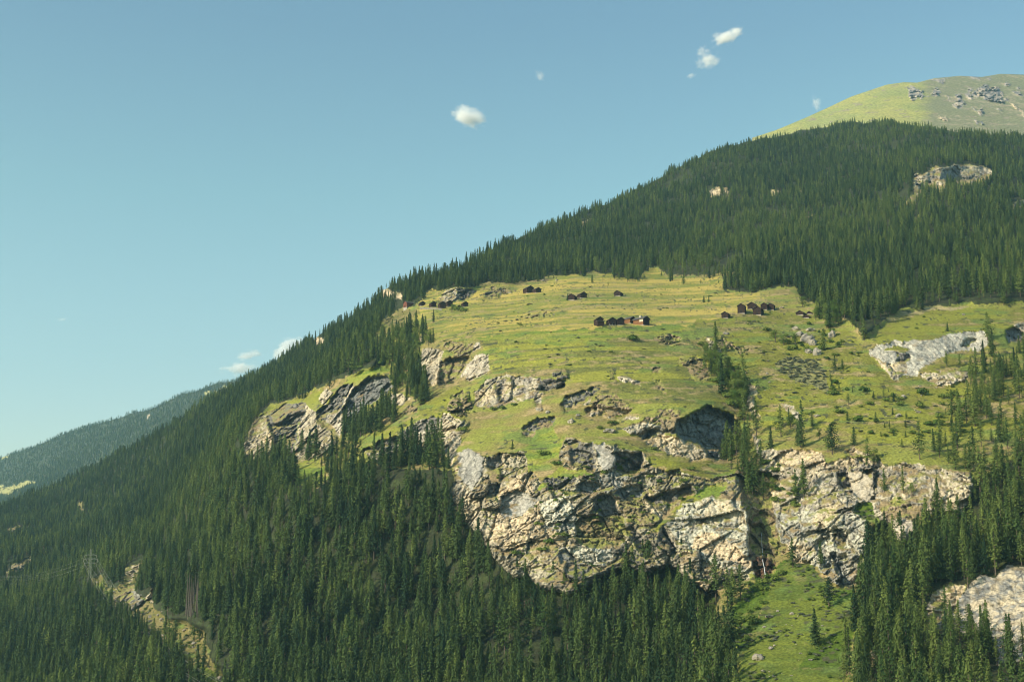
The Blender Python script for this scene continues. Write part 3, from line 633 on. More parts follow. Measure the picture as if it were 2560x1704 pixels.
def mixc(a, b, t): return a * (1 - t)[..., None] + b * t[..., None]
def colour_main(P, px, py, A, n):
    shp = A.shape; q = P.reshape(-1, 3); tone = TONE[A]; rockm = KIND_R[A]
    big = fbm(q, (26, 26, 14), 31, 4).reshape(shp); mid = fbm(q, (6, 6, 4), 32, 3).reshape(shp)
    streak = fbm(q, (70, 70, 3.0), 33, 4).reshape(shp); fine = vnoise(q, 1.6, 34).reshape(shp)
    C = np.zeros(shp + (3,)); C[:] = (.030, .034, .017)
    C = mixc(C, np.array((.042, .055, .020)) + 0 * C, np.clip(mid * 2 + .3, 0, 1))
    for k, (a, b) in GRASSC.items():
        m = tone == k
        if not m.any(): continue
        t = np.clip(0.5 + (streak * 1.35 if k in ('gold', 'terrace', 'green') else big * .7 + streak * .6) * 2.6 + fine * 0.3, 0, 1)
        c = mixc(np.array(a) + 0 * C, np.array(b) + 0 * C, t)
        dry = np.clip((mid * .8 + big * .5 + streak * 0.8 - 0.28) * 4, 0, 1) * (0.7 if k in ('gold', 'terrace', 'mixed', 'dry') else 0.25)
        c = mixc(c, np.array((.33, .245, .125)) + 0 * C, dry)
        lush = np.clip((fbm(q, (18, 18, 5), 36, 3).reshape(shp) - 0.22) * 5, 0, 1) * 0.75
        c = mixc(c, np.array((.115, .165, .040)) + 0 * C, lush)
        shrub = (vnoise(q, (3.4, 3.4, 1.6), 37).reshape(shp) > 0.56) & (vnoise(q, 22, 38).reshape(shp) > -0.15)
        c = np.where(shrub[..., None], np.array((.07, .075, .035)), c)
        C[m] = c[m]
    strata_n = vnoise(np.stack([q[:, 0] * 0.04, q[:, 1] * 0.04, q[:, 2] - 0.25 * q[:, 0] + fbm(q, 15, 41, 3) * 3.0], 1), (1, 1, 1.1), 42).reshape(shp)
    stain = fbm(q, (2.6, 2.6, 34), 43, 4).reshape(shp)
    hb, he = blocks(q.astype(np.float64), 7.0, 44); hb = hb.reshape(shp); he = he.reshape(shp)
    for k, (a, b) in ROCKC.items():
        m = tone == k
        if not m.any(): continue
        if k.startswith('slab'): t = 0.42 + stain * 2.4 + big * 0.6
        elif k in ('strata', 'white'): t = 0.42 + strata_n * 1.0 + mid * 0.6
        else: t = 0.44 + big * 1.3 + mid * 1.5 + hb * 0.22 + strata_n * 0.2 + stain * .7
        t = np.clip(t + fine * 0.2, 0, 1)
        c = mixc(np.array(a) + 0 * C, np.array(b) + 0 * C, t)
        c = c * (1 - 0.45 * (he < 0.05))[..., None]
        if k in ('cliff', 'cream', 'greywhite', 'greycream'):
            c = mixc(c, np.array((.52, .41, .26)) + 0 * C, np.clip((fbm(q, 17, 46, 3).reshape(shp) - 0.22) * 3, 0, 0.6))
        # turf holds on ledges
        lo = {'cliff': .42, 'brown': .36, 'moss': .25, 'grey': .52, 'darkshade': .54, 'cream': .62, 'greycream': .55, 'greywhite': .64, 'slabstain': .9, 'slab3': .9, 'slab2': .85}.get(k, .70)
        ledge = np.clip((blur(n[..., 2], 2) + mid * 0.16 + big * 0.12 - lo) * 6, 0, 1)
        g = mixc(np.array((.20, .20, .055)) + 0 * C, np.array((.22, .165, .09)) + 0 * C, np.clip(.5 + mid * 2, 0, 1))
        c = mixc(c, g, ledge)
        C[m] = c[m]
    rkm = rockm & (tone != 'rust') & (tone != 'blue') & (tone != 'darkshade')
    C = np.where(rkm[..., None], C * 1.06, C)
    return np.clip(C * (1 + fine * 0.10)[..., None], 0.01, 0.8)

cols = np.concatenate([np.arange(-760, -40, 8.0), np.arange(-40, 2604, 2.1), np.arange(2604, 3340, 8.0)])
skx = np.array([s[0] for s in SKY], float); sky_ = np.array([s[1] for s in SKY], float)
def sky_main(x): return np.interp(x, skx, sky_) + 2.0 * np.sin(x / 17.0) + 1.5 * np.sin(x / 7.3 + 1)
def aid_main(px, py): return look(AID, px, py, 5.0)
hill, PM, PX, PY, NM, AM = build_sheet('mountain_slope', cols, sky_main, 1960.0, 700, lambda a, b: bil(LG, a, b), M_TERR, aid_main, colour_main, relief_main, bottom_to=-150.0)
tag(hill, kind='structure')

def pix_index(px, py):
    j = int(np.argmin(np.abs(cols - px)))
    i = int(round((py - PY[0, j]) / (1960.0 - PY[0, j]) * 699)); i = max(0, min(699, i))
    return i, j
def ground(px, py):
    i, j = pix_index(px, py); return Vector(PM[i, j]), PM[i, j][1]
def ppm(P): return F / (P[1] * CP + P[2] * SP)      # photo pixels per metre at a point

# ------------------------------------------------------------------ the hills behind
def generic_sheet(name, skypts, anch, ybot, x0, x1, step, rows, colour, relief_amp, polys=()):
    c = np.arange(x0, x1, step)
    sx = np.array([s[0] for s in skypts], float); sy = np.array([s[1] for s in skypts], float)
    def relief(P, px, py, A, zc):
        q = P.reshape(-1, 3); h = (fbm(q, 160, 51, 4) * relief_amp + fbm(q, 30, 52, 3) * relief_amp * 0.2).reshape(A.shape)
        rk = blur((A > 0).astype(np.float32), 2)
        if (A > 0).any():
            hb, _ = blocks(q.astype(np.float64), 26.0, 53, 0.9); h2, _ = blocks(q.astype(np.float64), 10.0, 54, 0.9)
            h = h + rk * (hb.reshape(A.shape) * 16 + h2.reshape(A.shape) * 8 + 16)
        fade = np.clip(np.arange(A.shape[0]) / 8.0, 0.1, 1)[:, None]
        Pn = P - (P / zc[..., None]) * (h * fade)[..., None]
        n, _ = grid_normals(Pn); return Pn, n
    def aidf(px, py):
        r = np.zeros(px.shape, int); qq = np.stack([px.ravel(), py.ravel(), 0 * px.ravel()], 1)
        jx = (fbm(qq, 14, 61, 3) * 10).reshape(px.shape); jy = (fbm(qq, 14, 62, 3) * 10).reshape(px.shape)
        for k, pts in enumerate(polys): r[inpoly(px + jx, py + jy, pts)] = k + 1
        return r
    def lz(px, py): return tps([(a[0], a[1]) for a in anch], [math.log(a[2]) for a in anch], px, py)
    o, P, px, py, n, A = build_sheet(name, c, lambda x: np.interp(x, sx, sy), ybot, rows, lz, M_FAR, aidf, colour, relief, back=3.0)
    tag(o, kind='structure'); return o, P, px, py, n, A

DROCK = [zpoly('D', s) for s in ('1298,165 1340,180 1440,250 1380,275 1300,275', '1785,225 1850,180 1900,165 2000,190 2035,230 2055,285 1960,305 1880,290 1800,250', '1630,335 1660,260 1710,235 1745,325 1700,355',
         '1460,235 1520,195 1560,235', '1740,225 1770,195 1800,265 1750,260', '1830,370 1860,330 1890,390 1850,400', '1950,365 1985,330 2010,365', '2040,160 2070,120 2100,165', '1780,105 1850,95 1850,122 1800,125',
         '1880,95 1945,85 1940,120', '1470,125 1560,118 1550,150 1490,150', '1570,100 1610,105 1600,120', '1710,95 1740,100 1735,115', '1770,330 1820,345 1830,370', '1540,310 1570,315 1560,325', '1600,260 1625,290 1610,300',
         '2090,200 2200,235 2190,255 2100,215', '1790,430 1880,470 1880,490 1800,470', '2120,195 2160,190 2195,215')]
DPALE = [zpoly('D', s) for s in ('1515,400 1560,405 1600,460 1570,455', '2080,295 2150,340 2200,390 2200,410 2120,350')]
NDR = len(DROCK)
def col_dome(P, px, py, A, n):
    q = P.reshape(-1, 3); t = (0.5 + fbm(q, 130, 71, 4) * 1.4 + fbm(q, 25, 72, 3) * 0.5).reshape(A.shape)
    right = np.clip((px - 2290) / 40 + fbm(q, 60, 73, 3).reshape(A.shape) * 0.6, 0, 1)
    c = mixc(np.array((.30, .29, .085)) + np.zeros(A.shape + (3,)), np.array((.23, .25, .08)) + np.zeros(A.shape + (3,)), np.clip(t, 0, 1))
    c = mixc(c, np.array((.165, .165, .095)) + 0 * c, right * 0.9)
    rill = np.abs(fbm(np.stack([q[:, 0] + q[:, 2] * 1.2, q[:, 1] * .4, q[:, 2] * .25], 1), 60, 78, 4)).reshape(A.shape)
    c = mixc(c, np.array((.30, .25, .17)) + 0 * c, np.clip((.09 - rill) * 9, 0, .8) * (.25 + .75 * right))
    sc_ = (vnoise(q, 22, 75).reshape(A.shape) > 0.8) | ((vnoise(q, (60, 60, 15), 76).reshape(A.shape) > 0.62) & (fbm(q, 18, 77, 2).reshape(A.shape) > 0.1))
    c = np.where(sc_[..., None], np.array((.24, .20, .14)), c)
    rc = mixc(np.array((.36, .31, .25)) + 0 * c, np.array((.14, .135, .14)) + 0 * c, np.clip(.5 + fbm(q, 16, 74, 3).reshape(A.shape) * 2, 0, 1))
    m = (A > 0) & (A <= NDR); c[m] = rc[m]; c[A > NDR] = (.42, .34, .23)
    return c
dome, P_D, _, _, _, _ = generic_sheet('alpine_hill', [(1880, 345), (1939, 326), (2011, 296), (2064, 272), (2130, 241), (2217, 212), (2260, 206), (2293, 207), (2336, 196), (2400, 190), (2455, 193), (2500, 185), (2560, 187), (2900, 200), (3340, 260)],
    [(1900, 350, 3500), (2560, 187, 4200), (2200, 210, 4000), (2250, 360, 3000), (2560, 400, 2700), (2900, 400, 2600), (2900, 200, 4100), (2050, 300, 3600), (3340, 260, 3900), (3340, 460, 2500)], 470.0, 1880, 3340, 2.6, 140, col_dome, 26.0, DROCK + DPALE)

MEAD = [zpoly('S', s) for s in ('1590,860 1640,850 1640,880 1600,890', '1640,892 1780,838 1840,825 1760,858 1680,895', '0,1375 60,1370 80,1380 0,1395')] + [zpoly('F', '-300,40 60,45 130,25 260,0 300,10 180,60 0,130 -300,150')]
SLIT = [zpoly('S', '1140,1080 1180,1055 1175,1070 1145,1090')]
def col_ridge(P, px, py, A, n):
    c = np.zeros(A.shape + (3,)); c[:] = (.06, .075, .04)
    c[(A >= 1) & (A <= 4)] = (.36, .34, .13); c[A == 5] = (.45, .38, .28); return c
RS1 = [(-780, 1330), (-320, 1230), (-100, 1165), (0, 1144), (48, 1128), (89, 1115), (153, 1086), (223, 1064), (306, 1042), (328, 1032), (367, 1026), (399, 1013), (456, 983), (485, 980), (510, 970), (542, 957), (584, 952), (622, 935), (680, 905), (800, 880)]
ridge, P_R, RPX, RPY, NR, AR = generic_sheet('far_ridge', RS1, [(-320, 1400, 4100), (0, 1144, 5600), (0, 1300, 3600), (500, 975, 5000), (800, 880, 5200), (400, 1150, 3600), (800, 1100, 3400), (-320, 1230, 6200), (-780, 1330, 6400), (-780, 1420, 4500)],
    1420.0, -780, 800, 2.6, 150, col_ridge, 40.0, MEAD + SLIT)
ridge['kind'] = 'structure'
dome['kind'] = 'structure'

# valley floor, one sheet out to the horizon
bm = bmesh.new(); bmesh.ops.create_grid(bm, x_segments=40, y_segments=40, size=25000)
me = bpy.data.meshes.new('valley_ground'); bm.to_mesh(me); bm.free()
vg = bpy.data.objects.new('valley_ground', me); COL.objects.link(vg); vg.location = (0, 0, -152)
me.materials.append(noise_material('valley_grass', (.06, .08, .03), (.14, .16, .05), 0.01)); tag(vg, kind='structure')

# ------------------------------------------------------------------ mesh building for plants
def mesh_from(name, verts, faces, mats, mi=None, smooth=False):
    me = bpy.data.meshes.new(name); me.from_pydata([tuple(map(float, v)) for v in verts], [], faces)
    for m in mats: me.materials.append(m)
    if mi is not None: me.polygons.foreach_set('material_index', np.array(mi, np.int32))
    if smooth: me.polygons.foreach_set('use_smooth', [True] * len(me.polygons))
    me.update(); return me

def tube(verts, faces, pts, rad, sides=6):
    b = len(verts)
    for k, (p, r) in enumerate(zip(pts, rad)):
        for s in range(sides):
            a = 2 * math.pi * s / sides; verts.append((p[0] + math.cos(a) * r, p[1] + math.sin(a) * r, p[2]))
    for k in range(len(pts) - 1):
        for s in range(sides):
            s2 = (s + 1) % sides
            faces.append((b + k * sides + s, b + k * sides + s2, b + (k + 1) * sides + s2, b + (k + 1) * sides + s))

def clump(verts, faces, c, out, size, rnd, flat=0.5):
    """a spray of needles or leaves: one bent quad"""
    nrm = Vector((out[0] * 1.25 + rnd.uniform(-.4, .4), out[1] * 1.25 + rnd.uniform(-.4, .4), out[2] + flat + rnd.uniform(-.25, .3))).normalized()
    t = nrm.orthogonal().normalized(); t.rotate(Matrix.Rotation(rnd.uniform(0, 6.28), 3, nrm)); u = nrm.cross(t)
    b = len(verts); s = size * rnd.uniform(.65, 1.25); w = s * rnd.uniform(.35, .7)
    c = Vector(c)
    verts += [c - t * s * .6, c + u * w * .6 + t * s * rnd.uniform(-.1, .2), c + t * s * .7 - nrm * s * .25, c - u * w * .6 + t * s * rnd.uniform(-.1, .2)]
    faces.append((b, b + 1, b + 2, b + 3))

def conifer_meshes(kind, seed):
    """unit trees, 10 m tall: trunk mesh, crown mesh"""
    rnd = random.Random(seed); Ht = 10.0
    tv, tf = [], []
    lean = (rnd.uniform(-.12, .12), rnd.uniform(-.12, .12))
    tube(tv, tf, [(0, 0, -0.8), (lean[0] * .3, lean[1] * .3, 3), (lean[0], lean[1], 7), (lean[0], lean[1], 9.9)], [.17, .13, .07, .012], 6)
    v, f = [], []
    R = {'spruce': rnd.uniform(1.6, 2.6), 'larch': rnd.uniform(1.9, 3.0), 'pine': rnd.uniform(2.3, 2.9)}[kind]
    base = {'spruce': rnd.uniform(.6, 1.6), 'larch': rnd.uniform(.9, 2.2), 'pine': rnd.uniform(1.6, 2.8)}[kind]
    z = base; lop = rnd.uniform(0, 6.28); thin = rnd.choice((.05, .1, .3))
    while z < Ht - 0.15:
        t = (z - base) / (Ht - base)
        if kind == 'spruce': r = R * (1 - t) ** 0.85 * (0.75 + 0.25 * min(1, t * 6))
        elif kind == 'larch': r = R * (1 - t) ** 0.75 * (0.55 + 0.45 * min(1, t * 3))
        else: r = R * math.sqrt(max(0, 1 - (2 * t - .75) ** 2 / 1.7)) * (1 - t * .35)
        nb = rnd.randint(5, 8) if kind != 'larch' else rnd.randint(5, 7); a0 = rnd.uniform(0, 6.28)
        for k in range(nb):
            a = a0 + 6.283 * k / nb + rnd.uniform(-.3, .3)
            if rnd.random() < thin + .25 * (math.cos(a - lop) < -.6): continue
            rr = r * rnd.uniform(.55, 1.2) * (1 + .15 * math.cos(a - lop))
            droop = {'spruce': -.42, 'larch': -.12, 'pine': .15}[kind] + rnd.uniform(-.15, .12)
            d = Vector((math.cos(a), math.sin(a), 0)); m = max(2, int(rr / .24))
            for q in range(m):
                s = (q + .6) / m; c = Vector((lean[0] * z / 10, lean[1] * z / 10, z)) + d * rr * s
                c.z += droop * rr * s * (1.1 - .5 * s) + rnd.uniform(-.07, .07)
                side = Vector((-d.y, d.x, 0)) * rnd.uniform(-.34, .34) * rr * s * .8
                clump(v, f, c + side, (d.x * .9, d.y * .9, .1), .50 if kind == 'spruce' else .46, rnd, .45)
        z += rnd.uniform(.24, .38) * (1.0 if kind == 'spruce' else 1.25)
    for k in range(4): clump(v, f, (lean[0], lean[1], 9.6 + k * .12), (rnd.uniform(-1, 1), rnd.uniform(-1, 1), 0), .2, rnd)
    cm = mesh_from(kind + '_crown_mesh', v, f, [M_SPRUCE if kind in ('spruce', 'pine') else M_LARCH])
    return mesh_from(kind + '_trunk_mesh', tv, tf, [M_BARK], smooth=True), cm

def broadleaf_meshes(seed, mat, tall=10.0, spread=3.2, trunk=.28):
    rnd = random.Random(seed); tv, tf = [], []
    tube(tv, tf, [(0, 0, -.6), (rnd.uniform(-.2, .2), 0, tall * .3), (rnd.uniform(-.4, .4), rnd.uniform(-.4, .4), tall * .7)], [trunk, trunk * .75, trunk * .25], 7)
    v, f = [], []
    lobes = [(Vector((rnd.uniform(-1, 1) * spread * .55, rnd.uniform(-1, 1) * spread * .55, tall * rnd.uniform(.3, .85))), spread * rnd.uniform(.38, .62)) for _ in range(9)]
    for c, r in lobes:
        top = c.copy(); tube(tv, tf, [(0, 0, tall * .25), tuple(top * .6 + Vector((0, 0, tall * .12))), tuple(top)], [trunk * .45, trunk * .25, .03], 5)
        for k in range(int(95 * (r / 1.6))):
            d = Vector((rnd.gauss(0, 1), rnd.gauss(0, 1), rnd.gauss(0, 1) * .9)).normalized()
            p = c + d * r * rnd.uniform(.55, 1.08)
            clump(v, f, p, d, .42 * spread / 3.2, rnd, .25)
    return mesh_from('broadleaf_trunk_mesh', tv, tf, [M_BARK], smooth=True), mesh_from('broadleaf_crown_mesh', v, f, [mat])

def shrub_mesh(seed, mat, n=170, r=1.0, hgt=1.0):
    rnd = random.Random(seed); v, f = [], []
    for lob in range(4):
        c = Vector((rnd.uniform(-.5, .5) * r, rnd.uniform(-.5, .5) * r, .35 * hgt)); rr = r * rnd.uniform(.45, .75)
        for k in range(n // 4):
            d = Vector((rnd.gauss(0, 1), rnd.gauss(0, 1), abs(rnd.gauss(0, 1)))).normalized()
            p = c + Vector((d.x * rr, d.y * rr, d.z * rr * hgt)) * rnd.uniform(.6, 1.05)
            clump(v, f, p, d, .3 * r, rnd, .3)
    return mesh_from('shrub_mesh', v, f, [mat])

def rock_mesh(seed, sub=3):
    rnd = random.Random(seed); b = bmesh.new(); bmesh.ops.create_icosphere(b, subdivisions=sub, radius=1.0)
    P_ = np.array([v.co[:] for v in b.verts]); off = seed * 13.7
    h, e = blocks(P_ + off, .9, seed, .8); k = 1 + h * .20 + fbm(P_ + off, .6, seed, 3) * .22
    for v, s in zip(b.verts, k): v.co = v.co * float(s); v.co.z *= .72
    me = bpy.data.meshes.new('boulder_mesh'); b.to_mesh(me); b.free(); me.materials.append(M_ROCK); return me

SPR = [conifer_meshes('spruce', s) for s in (1, 2, 3, 4, 5, 7, 8)] + [conifer_meshes('pine', 6)]
LAR = [conifer_meshes('larch', s) for s in (11, 12, 13, 14, 15, 16)]
BRD = [broadleaf_meshes(s, M_LEAF) for s in (21, 22, 23)]
SHR = [shrub_mesh(s, M_LEAF) for s in (31, 32)] + [shrub_mesh(s, M_JUNI, hgt=.7) for s in (33, 34)]
ROCKS = [rock_mesh(s) for s in (41, 42, 43, 44)]
def snag_mesh(seed):
    rnd = random.Random(seed); tv, tf = [], []
    tube(tv, tf, [(0, 0, -.6), (.05, 0, 5), (.1, .05, 9.8)], [.16, .10, .02], 6)
    for k in range(16):
        z = rnd.uniform(2, 9); a = rnd.uniform(0, 6.28); l = (10 - z) * .12 + .2
        b = len(tv); c = Vector((.05, 0, z)); e = c + Vector((math.cos(a) * l, math.sin(a) * l, -l * .2))
        tv += [c + Vector((0, 0, .04)), c - Vector((0, 0, .04)), e]; tf.append((b, b + 1, b + 2))
    return mesh_from('snag_mesh', tv, tf, [M_DEAD])
SNAG = [snag_mesh(1), snag_mesh(2)]

def joined(tr, cr, name):
    me = bpy.data.meshes.new(name)
    b = bmesh.new(); b.from_mesh(tr); n = len(b.faces); b.from_mesh(cr)
    b.faces.ensure_lookup_table()
    for k in range(n, len(b.faces)): b.faces[k].material_index = 1
    b.to_mesh(me); b.free(); me.materials.append(tr.materials[0]); me.materials.append(cr.materials[0]); return me

def stuff_instances(name, meshes, pts, scl, rot, idx, label, cat):
    """one object whose node modifier sets many small plants on the ground (masses nobody could count)"""
    col = bpy.data.collections.new(name + '_kinds')
    for k, m in enumerate(meshes):
        o = bpy.data.objects.new('%s_kind_%02d' % (name, k), m); col.objects.link(o)
    me = bpy.data.meshes.new(name); me.vertices.add(len(pts)); me.vertices.foreach_set('co', np.asarray(pts, np.float32).reshape(-1))
    for an, ty, val in (('scl', 'FLOAT', scl), ('rot', 'FLOAT', rot), ('kind_index', 'INT', idx)):
        a = me.attributes.new(an, ty, 'POINT'); a.data.foreach_set('value', np.asarray(val, np.int32 if ty == 'INT' else np.float32))
    o = bpy.data.objects.new(name, me); COL.objects.link(o)
    ng = bpy.data.node_groups.new(name + '_nodes', 'GeometryNodeTree')
    ng.interface.new_socket('Geometry', in_out='INPUT', socket_type='NodeSocketGeometry'); ng.interface.new_socket('Geometry', in_out='OUTPUT', socket_type='NodeSocketGeometry')
    N = ng.nodes.new; gi, go = N('NodeGroupInput'), N('NodeGroupOutput')
    m2p = N('GeometryNodeMeshToPoints'); iop = N('GeometryNodeInstanceOnPoints'); ci = N('GeometryNodeCollectionInfo')
    ci.inputs['Collection'].default_value = col; ci.inputs['Separate Children'].default_value = True; ci.inputs['Reset Children'].default_value = True
    iop.inputs['Pick Instance'].default_value = True
    def att(n, ty): x = N('GeometryNodeInputNamedAttribute'); x.data_type = ty; x.inputs['Name'].default_value = n; return x.outputs['Attribute']
    cx = N('ShaderNodeCombineXYZ'); l = ng.links.new
    l(gi.outputs[0], m2p.inputs['Mesh']); l(m2p.outputs[0], iop.inputs['Points']); l(ci.outputs[0], iop.inputs['Instance'])
    l(att('kind_index', 'INT'), iop.inputs['Instance Index']); l(att('rot', 'FLOAT'), cx.inputs['Z'])
    l(cx.outputs[0], iop.inputs['Rotation']); l(att('scl', 'FLOAT'), iop.inputs['Scale']); l(iop.outputs[0], go.inputs[0])
    md = o.modifiers.new('scatter', 'NODES'); md.node_group = ng
    tag(o, label, cat, kind='stuff'); return o

# ------------------------------------------------------------------ planting
def scatter(P, px, py, dens, spacing, rng, minsep):
    u = np.gradient(P, axis=1); w = np.gradient(P, axis=0)
    ha = np.abs(u[..., 0] * w[..., 1] - u[..., 1] * w[..., 0])          # ground-plan area of each cell
    lam = dens * np.minimum(ha, 60) / spacing ** 2
    cnt = rng.poisson(np.minimum(lam, 3.0))
    i, j = np.nonzero(cnt); rep = cnt[i, j]; i = np.repeat(i, rep); j = np.repeat(j, rep)
    o = rng.permutation(len(i)); i, j = i[o], j[o]
    a = rng.uniform(-.5, .5, len(i)); b = rng.uniform(-.5, .5, len(i))
    pts = P[i, j] + u[i, j] * a[:, None] + w[i, j] * b[:, None]
    taken = set(); keep = []
    for k, (x, y) in enumerate(np.floor(pts[:, :2] / minsep).astype(int).tolist()):
        if (x, y) in taken: continue
        taken.add((x, y)); keep.append(k)
    keep = np.array(keep); return pts[keep], px[i[keep], j[keep]], py[i[keep], j[keep]], i[keep], j[keep]

dens = look(DENS, PX, PY, 10.0) * (~KIND_R[AM] | (look(DENS, PX, PY) > 0.3))
qn = PM.reshape(-1, 3)
patch = fbm(qn, 70, 81, 3).reshape(PX.shape)
holes = fbm(qn, 30, 86, 3).reshape(PX.shape)
dens = dens * np.where((holes < -.27) & (PY < 1150) & (PX > 1250), .25, 1.0)
dens = dens * np.clip(1.0 + patch * 0.6, 0.8, 1.4) * np.where((PX < 1150) & (PX > 500), 1.3, 1.0) * np.interp(PM[..., 1], [650, 1000, 1400, 2000], [1.0, 1.05, 1.1, 1.2]) * (NM[..., 2] > 0.03) * np.where(look(MIXM, PX, PY) == 2, 2.4, 1.0) * (np.arange(PX.shape[0]) > 2)[:, None]
edge = blur((look(DENS, PX, PY) > .3).astype(np.float32), 14); edge = np.where((edge < .97) & (edge > .02) & (dens < .05) & ~KIND_R[AM], np.clip(edge * 1.3, 0, .5), 0)
EDGE = edge > 0; dens = dens + edge * .55
tp, tpx, tpy, ti, tj = scatter(PM, PX, PY, dens, 5.2, np.random.default_rng(3), 3.3)
n_t = len(tp); rr = np.random.default_rng(5)
dist = tp[:, 1]
hgt = np.interp(dist, [500, 700, 900, 1100, 1500, 2300], [22, 21, 18, 15.5, 12.5, 10.5]) * rr.uniform(.5, 1.18, n_t) * (1 + 0.15 * np.clip(vnoise(tp, 40, 83), -1, 1))
mixv = look(MIXM, tpx, tpy)
ap0 = hgt * F / (tp[:, 1] * CP + tp[:, 2] * SP)
shade_out = (look(AID, tpx, tpy) < 0) & ((look(AID, tpx, tpy - ap0 * .75) >= 0) | (look(AID, tpx, tpy - ap0 * .4) >= 0)) & (rr.random(n_t) < np.where(tpx > 1150, .5, .85))
hgt = np.where(shade_out, hgt * .6, hgt)
hgt = np.where(EDGE[ti, tj], hgt * rr.uniform(.15, .6, n_t), hgt)
openw = look(AID, tpx, tpy) >= 0
hgt = np.where(openw & (tpx > 1900) & (tpy > 900), hgt * .8, hgt)
larch_p = np.clip(0.36 + vnoise(tp, 130, 85) * .75 + (tpx > 1700) * .16, .03, .93)
sp = np.where(rr.random(n_t) < larch_p, 1, 0)                    # 0 spruce, 1 larch, 2 broadleaf, 3 bush
ub = rr.random(n_t)
sp = np.where((mixv == 1) & (ub < .5), 2, sp); sp = np.where(mixv == 2, np.where(ub < .85, 2, sp), sp); sp = np.where(mixv == 3, 3, sp)
hgt = np.where(sp == 2, hgt * .55, hgt); hgt = np.where(sp == 3, 4.0, hgt)
var = rr.integers(0, 1000, n_t); rotz = rr.uniform(0, 6.283, n_t)
print('TREES', n_t, 'species', [(int((sp == k).sum())) for k in range(4)])

# size in the photo, to choose the individuals
pxm = F / (tp[:, 1] * CP + tp[:, 2] * SP); app = hgt * pxm
topy = tpy - app
inside = (tpx > 8) & (tpx < W - 8) & (topy > 0) & (topy < H - 30)

def tree_object(kind, loc, h, rot, tr, cr, label, cat, group, wide=1.0):
    e = bpy.data.objects.new(kind, None); e.empty_display_size = 1; COL.objects.link(e)
    e.location = loc; e.rotation_euler = (0, 0, rot); s = h / 10.0; e.scale = (s * wide, s * wide, s)
    for nm, me in (('trunk', tr), ('crown', cr)):
        o = bpy.data.objects.new(nm, me); COL.objects.link(o); o.parent = e
    tag(e, label, cat, group); return e

def where_words(x, y):
    if x < 520: return 'on the lower left slope around the power line'
    if y > 1380 and x < 1150: return 'in the dense wood along the bottom left of the middle'
    if x < 1150: return 'in the wood below the left buttress cliffs'
    if y > 1380 and x < 1700: return 'in the wood at the foot of the central cliff'
    if x < 1800 and y > 1300: return 'against the foot of the central cliff'
    if x < 1800: return 'on the ledges round the central cliff'
    if x < 2080: return 'beside the green apron under the waterfall'
    if y > 1420: return 'in the wood at the bottom right corner'
    if y > 1100: return 'in the wood right of the pale cliffs'
    return 'in the wood along the right edge of the pasture'

used = np.zeros(n_t, bool)
WIDE = np.where(sp == 0, .9, 1.0)
for code, nm, meshes, cat, limit, word in ((0, 'spruce_tree', SPR, 'spruce tree', 285, 'tall dark green spruce'), (1, 'larch_tree', LAR, 'larch tree', 255, 'lighter yellow-green feathery larch'), (2, 'broadleaf_tree', BRD, 'broadleaf tree', 200, 'round-crowned broadleaf tree')):
    c = np.nonzero((sp == code) & inside)[0]
    if code == 2: w_ = lambda x, y: ('in the hollow below the village huts on the left' if x < 1300 else 'lining the ravine right of the meadow' if x < 2000 and y < 1100 else 'above the boulders behind the right barns' if y < 860 else where_words(x, y))
    else: w_ = where_words
    c = c[np.argsort(-app[c])][:limit]; used[c] = True
    for k in c:
        tr, cr = meshes[var[k] % len(meshes)]; wd = w_(tpx[k], tpy[k])
        tree_object(nm, tp[k] - np.array([0, 0, .15]), float(hgt[k]), float(rotz[k]), tr, cr, word + ' ' + wd, cat, cat + 's ' + wd, .82)

KJ = [joined(*m, 'tree') for m in SPR + LAR + BRD]; 
rest = ~used
for code, nm, base, n_, lab, cat in ((0, 'spruce_forest', 0, 8, 'dense dark green spruce forest covering the mountain slopes', 'forest'), (1, 'larch_forest', 8, 6, 'lighter green larches filling in the forest slopes', 'forest'), (2, 'broadleaf_wood', 14, 3, 'low broadleaf trees and thicket in the hollows', 'woodland')):
    m = rest & (sp == code)
    if m.sum() == 0: continue
    stuff_instances(nm, KJ[base:base + n_], tp[m] - np.array([0, 0, .15]), hgt[m] / 10, rotz[m], var[m] % n_, lab, cat)
m = rest & (sp == 3)
if m.sum(): stuff_instances('ledge_thicket', SHR[:2], tp[m], hgt[m] * .5, rotz[m], var[m] % 2, 'dark green thicket on the ledges of the central cliff', 'thicket')

# far ridge forest
dr = (AR == 0).astype(np.float32) * np.clip(1 + fbm(P_R.reshape(-1, 3), 200, 91, 3).reshape(AR.shape), .4, 1.6)
fp, fx, fy, _, _ = scatter(P_R, RPX, RPY, dr, 6.6, np.random.default_rng(8), 5.0)
print('FAR', len(fp))
f_r = np.random.default_rng(9)
stuff_instances('far_forest', KJ[:14], fp, f_r.uniform(.6, 1.35, len(fp)), f_r.uniform(0, 6.28, len(fp)), f_r.integers(0, 14, len(fp)), 'hazy blue-green forest on the far ridge', 'forest')

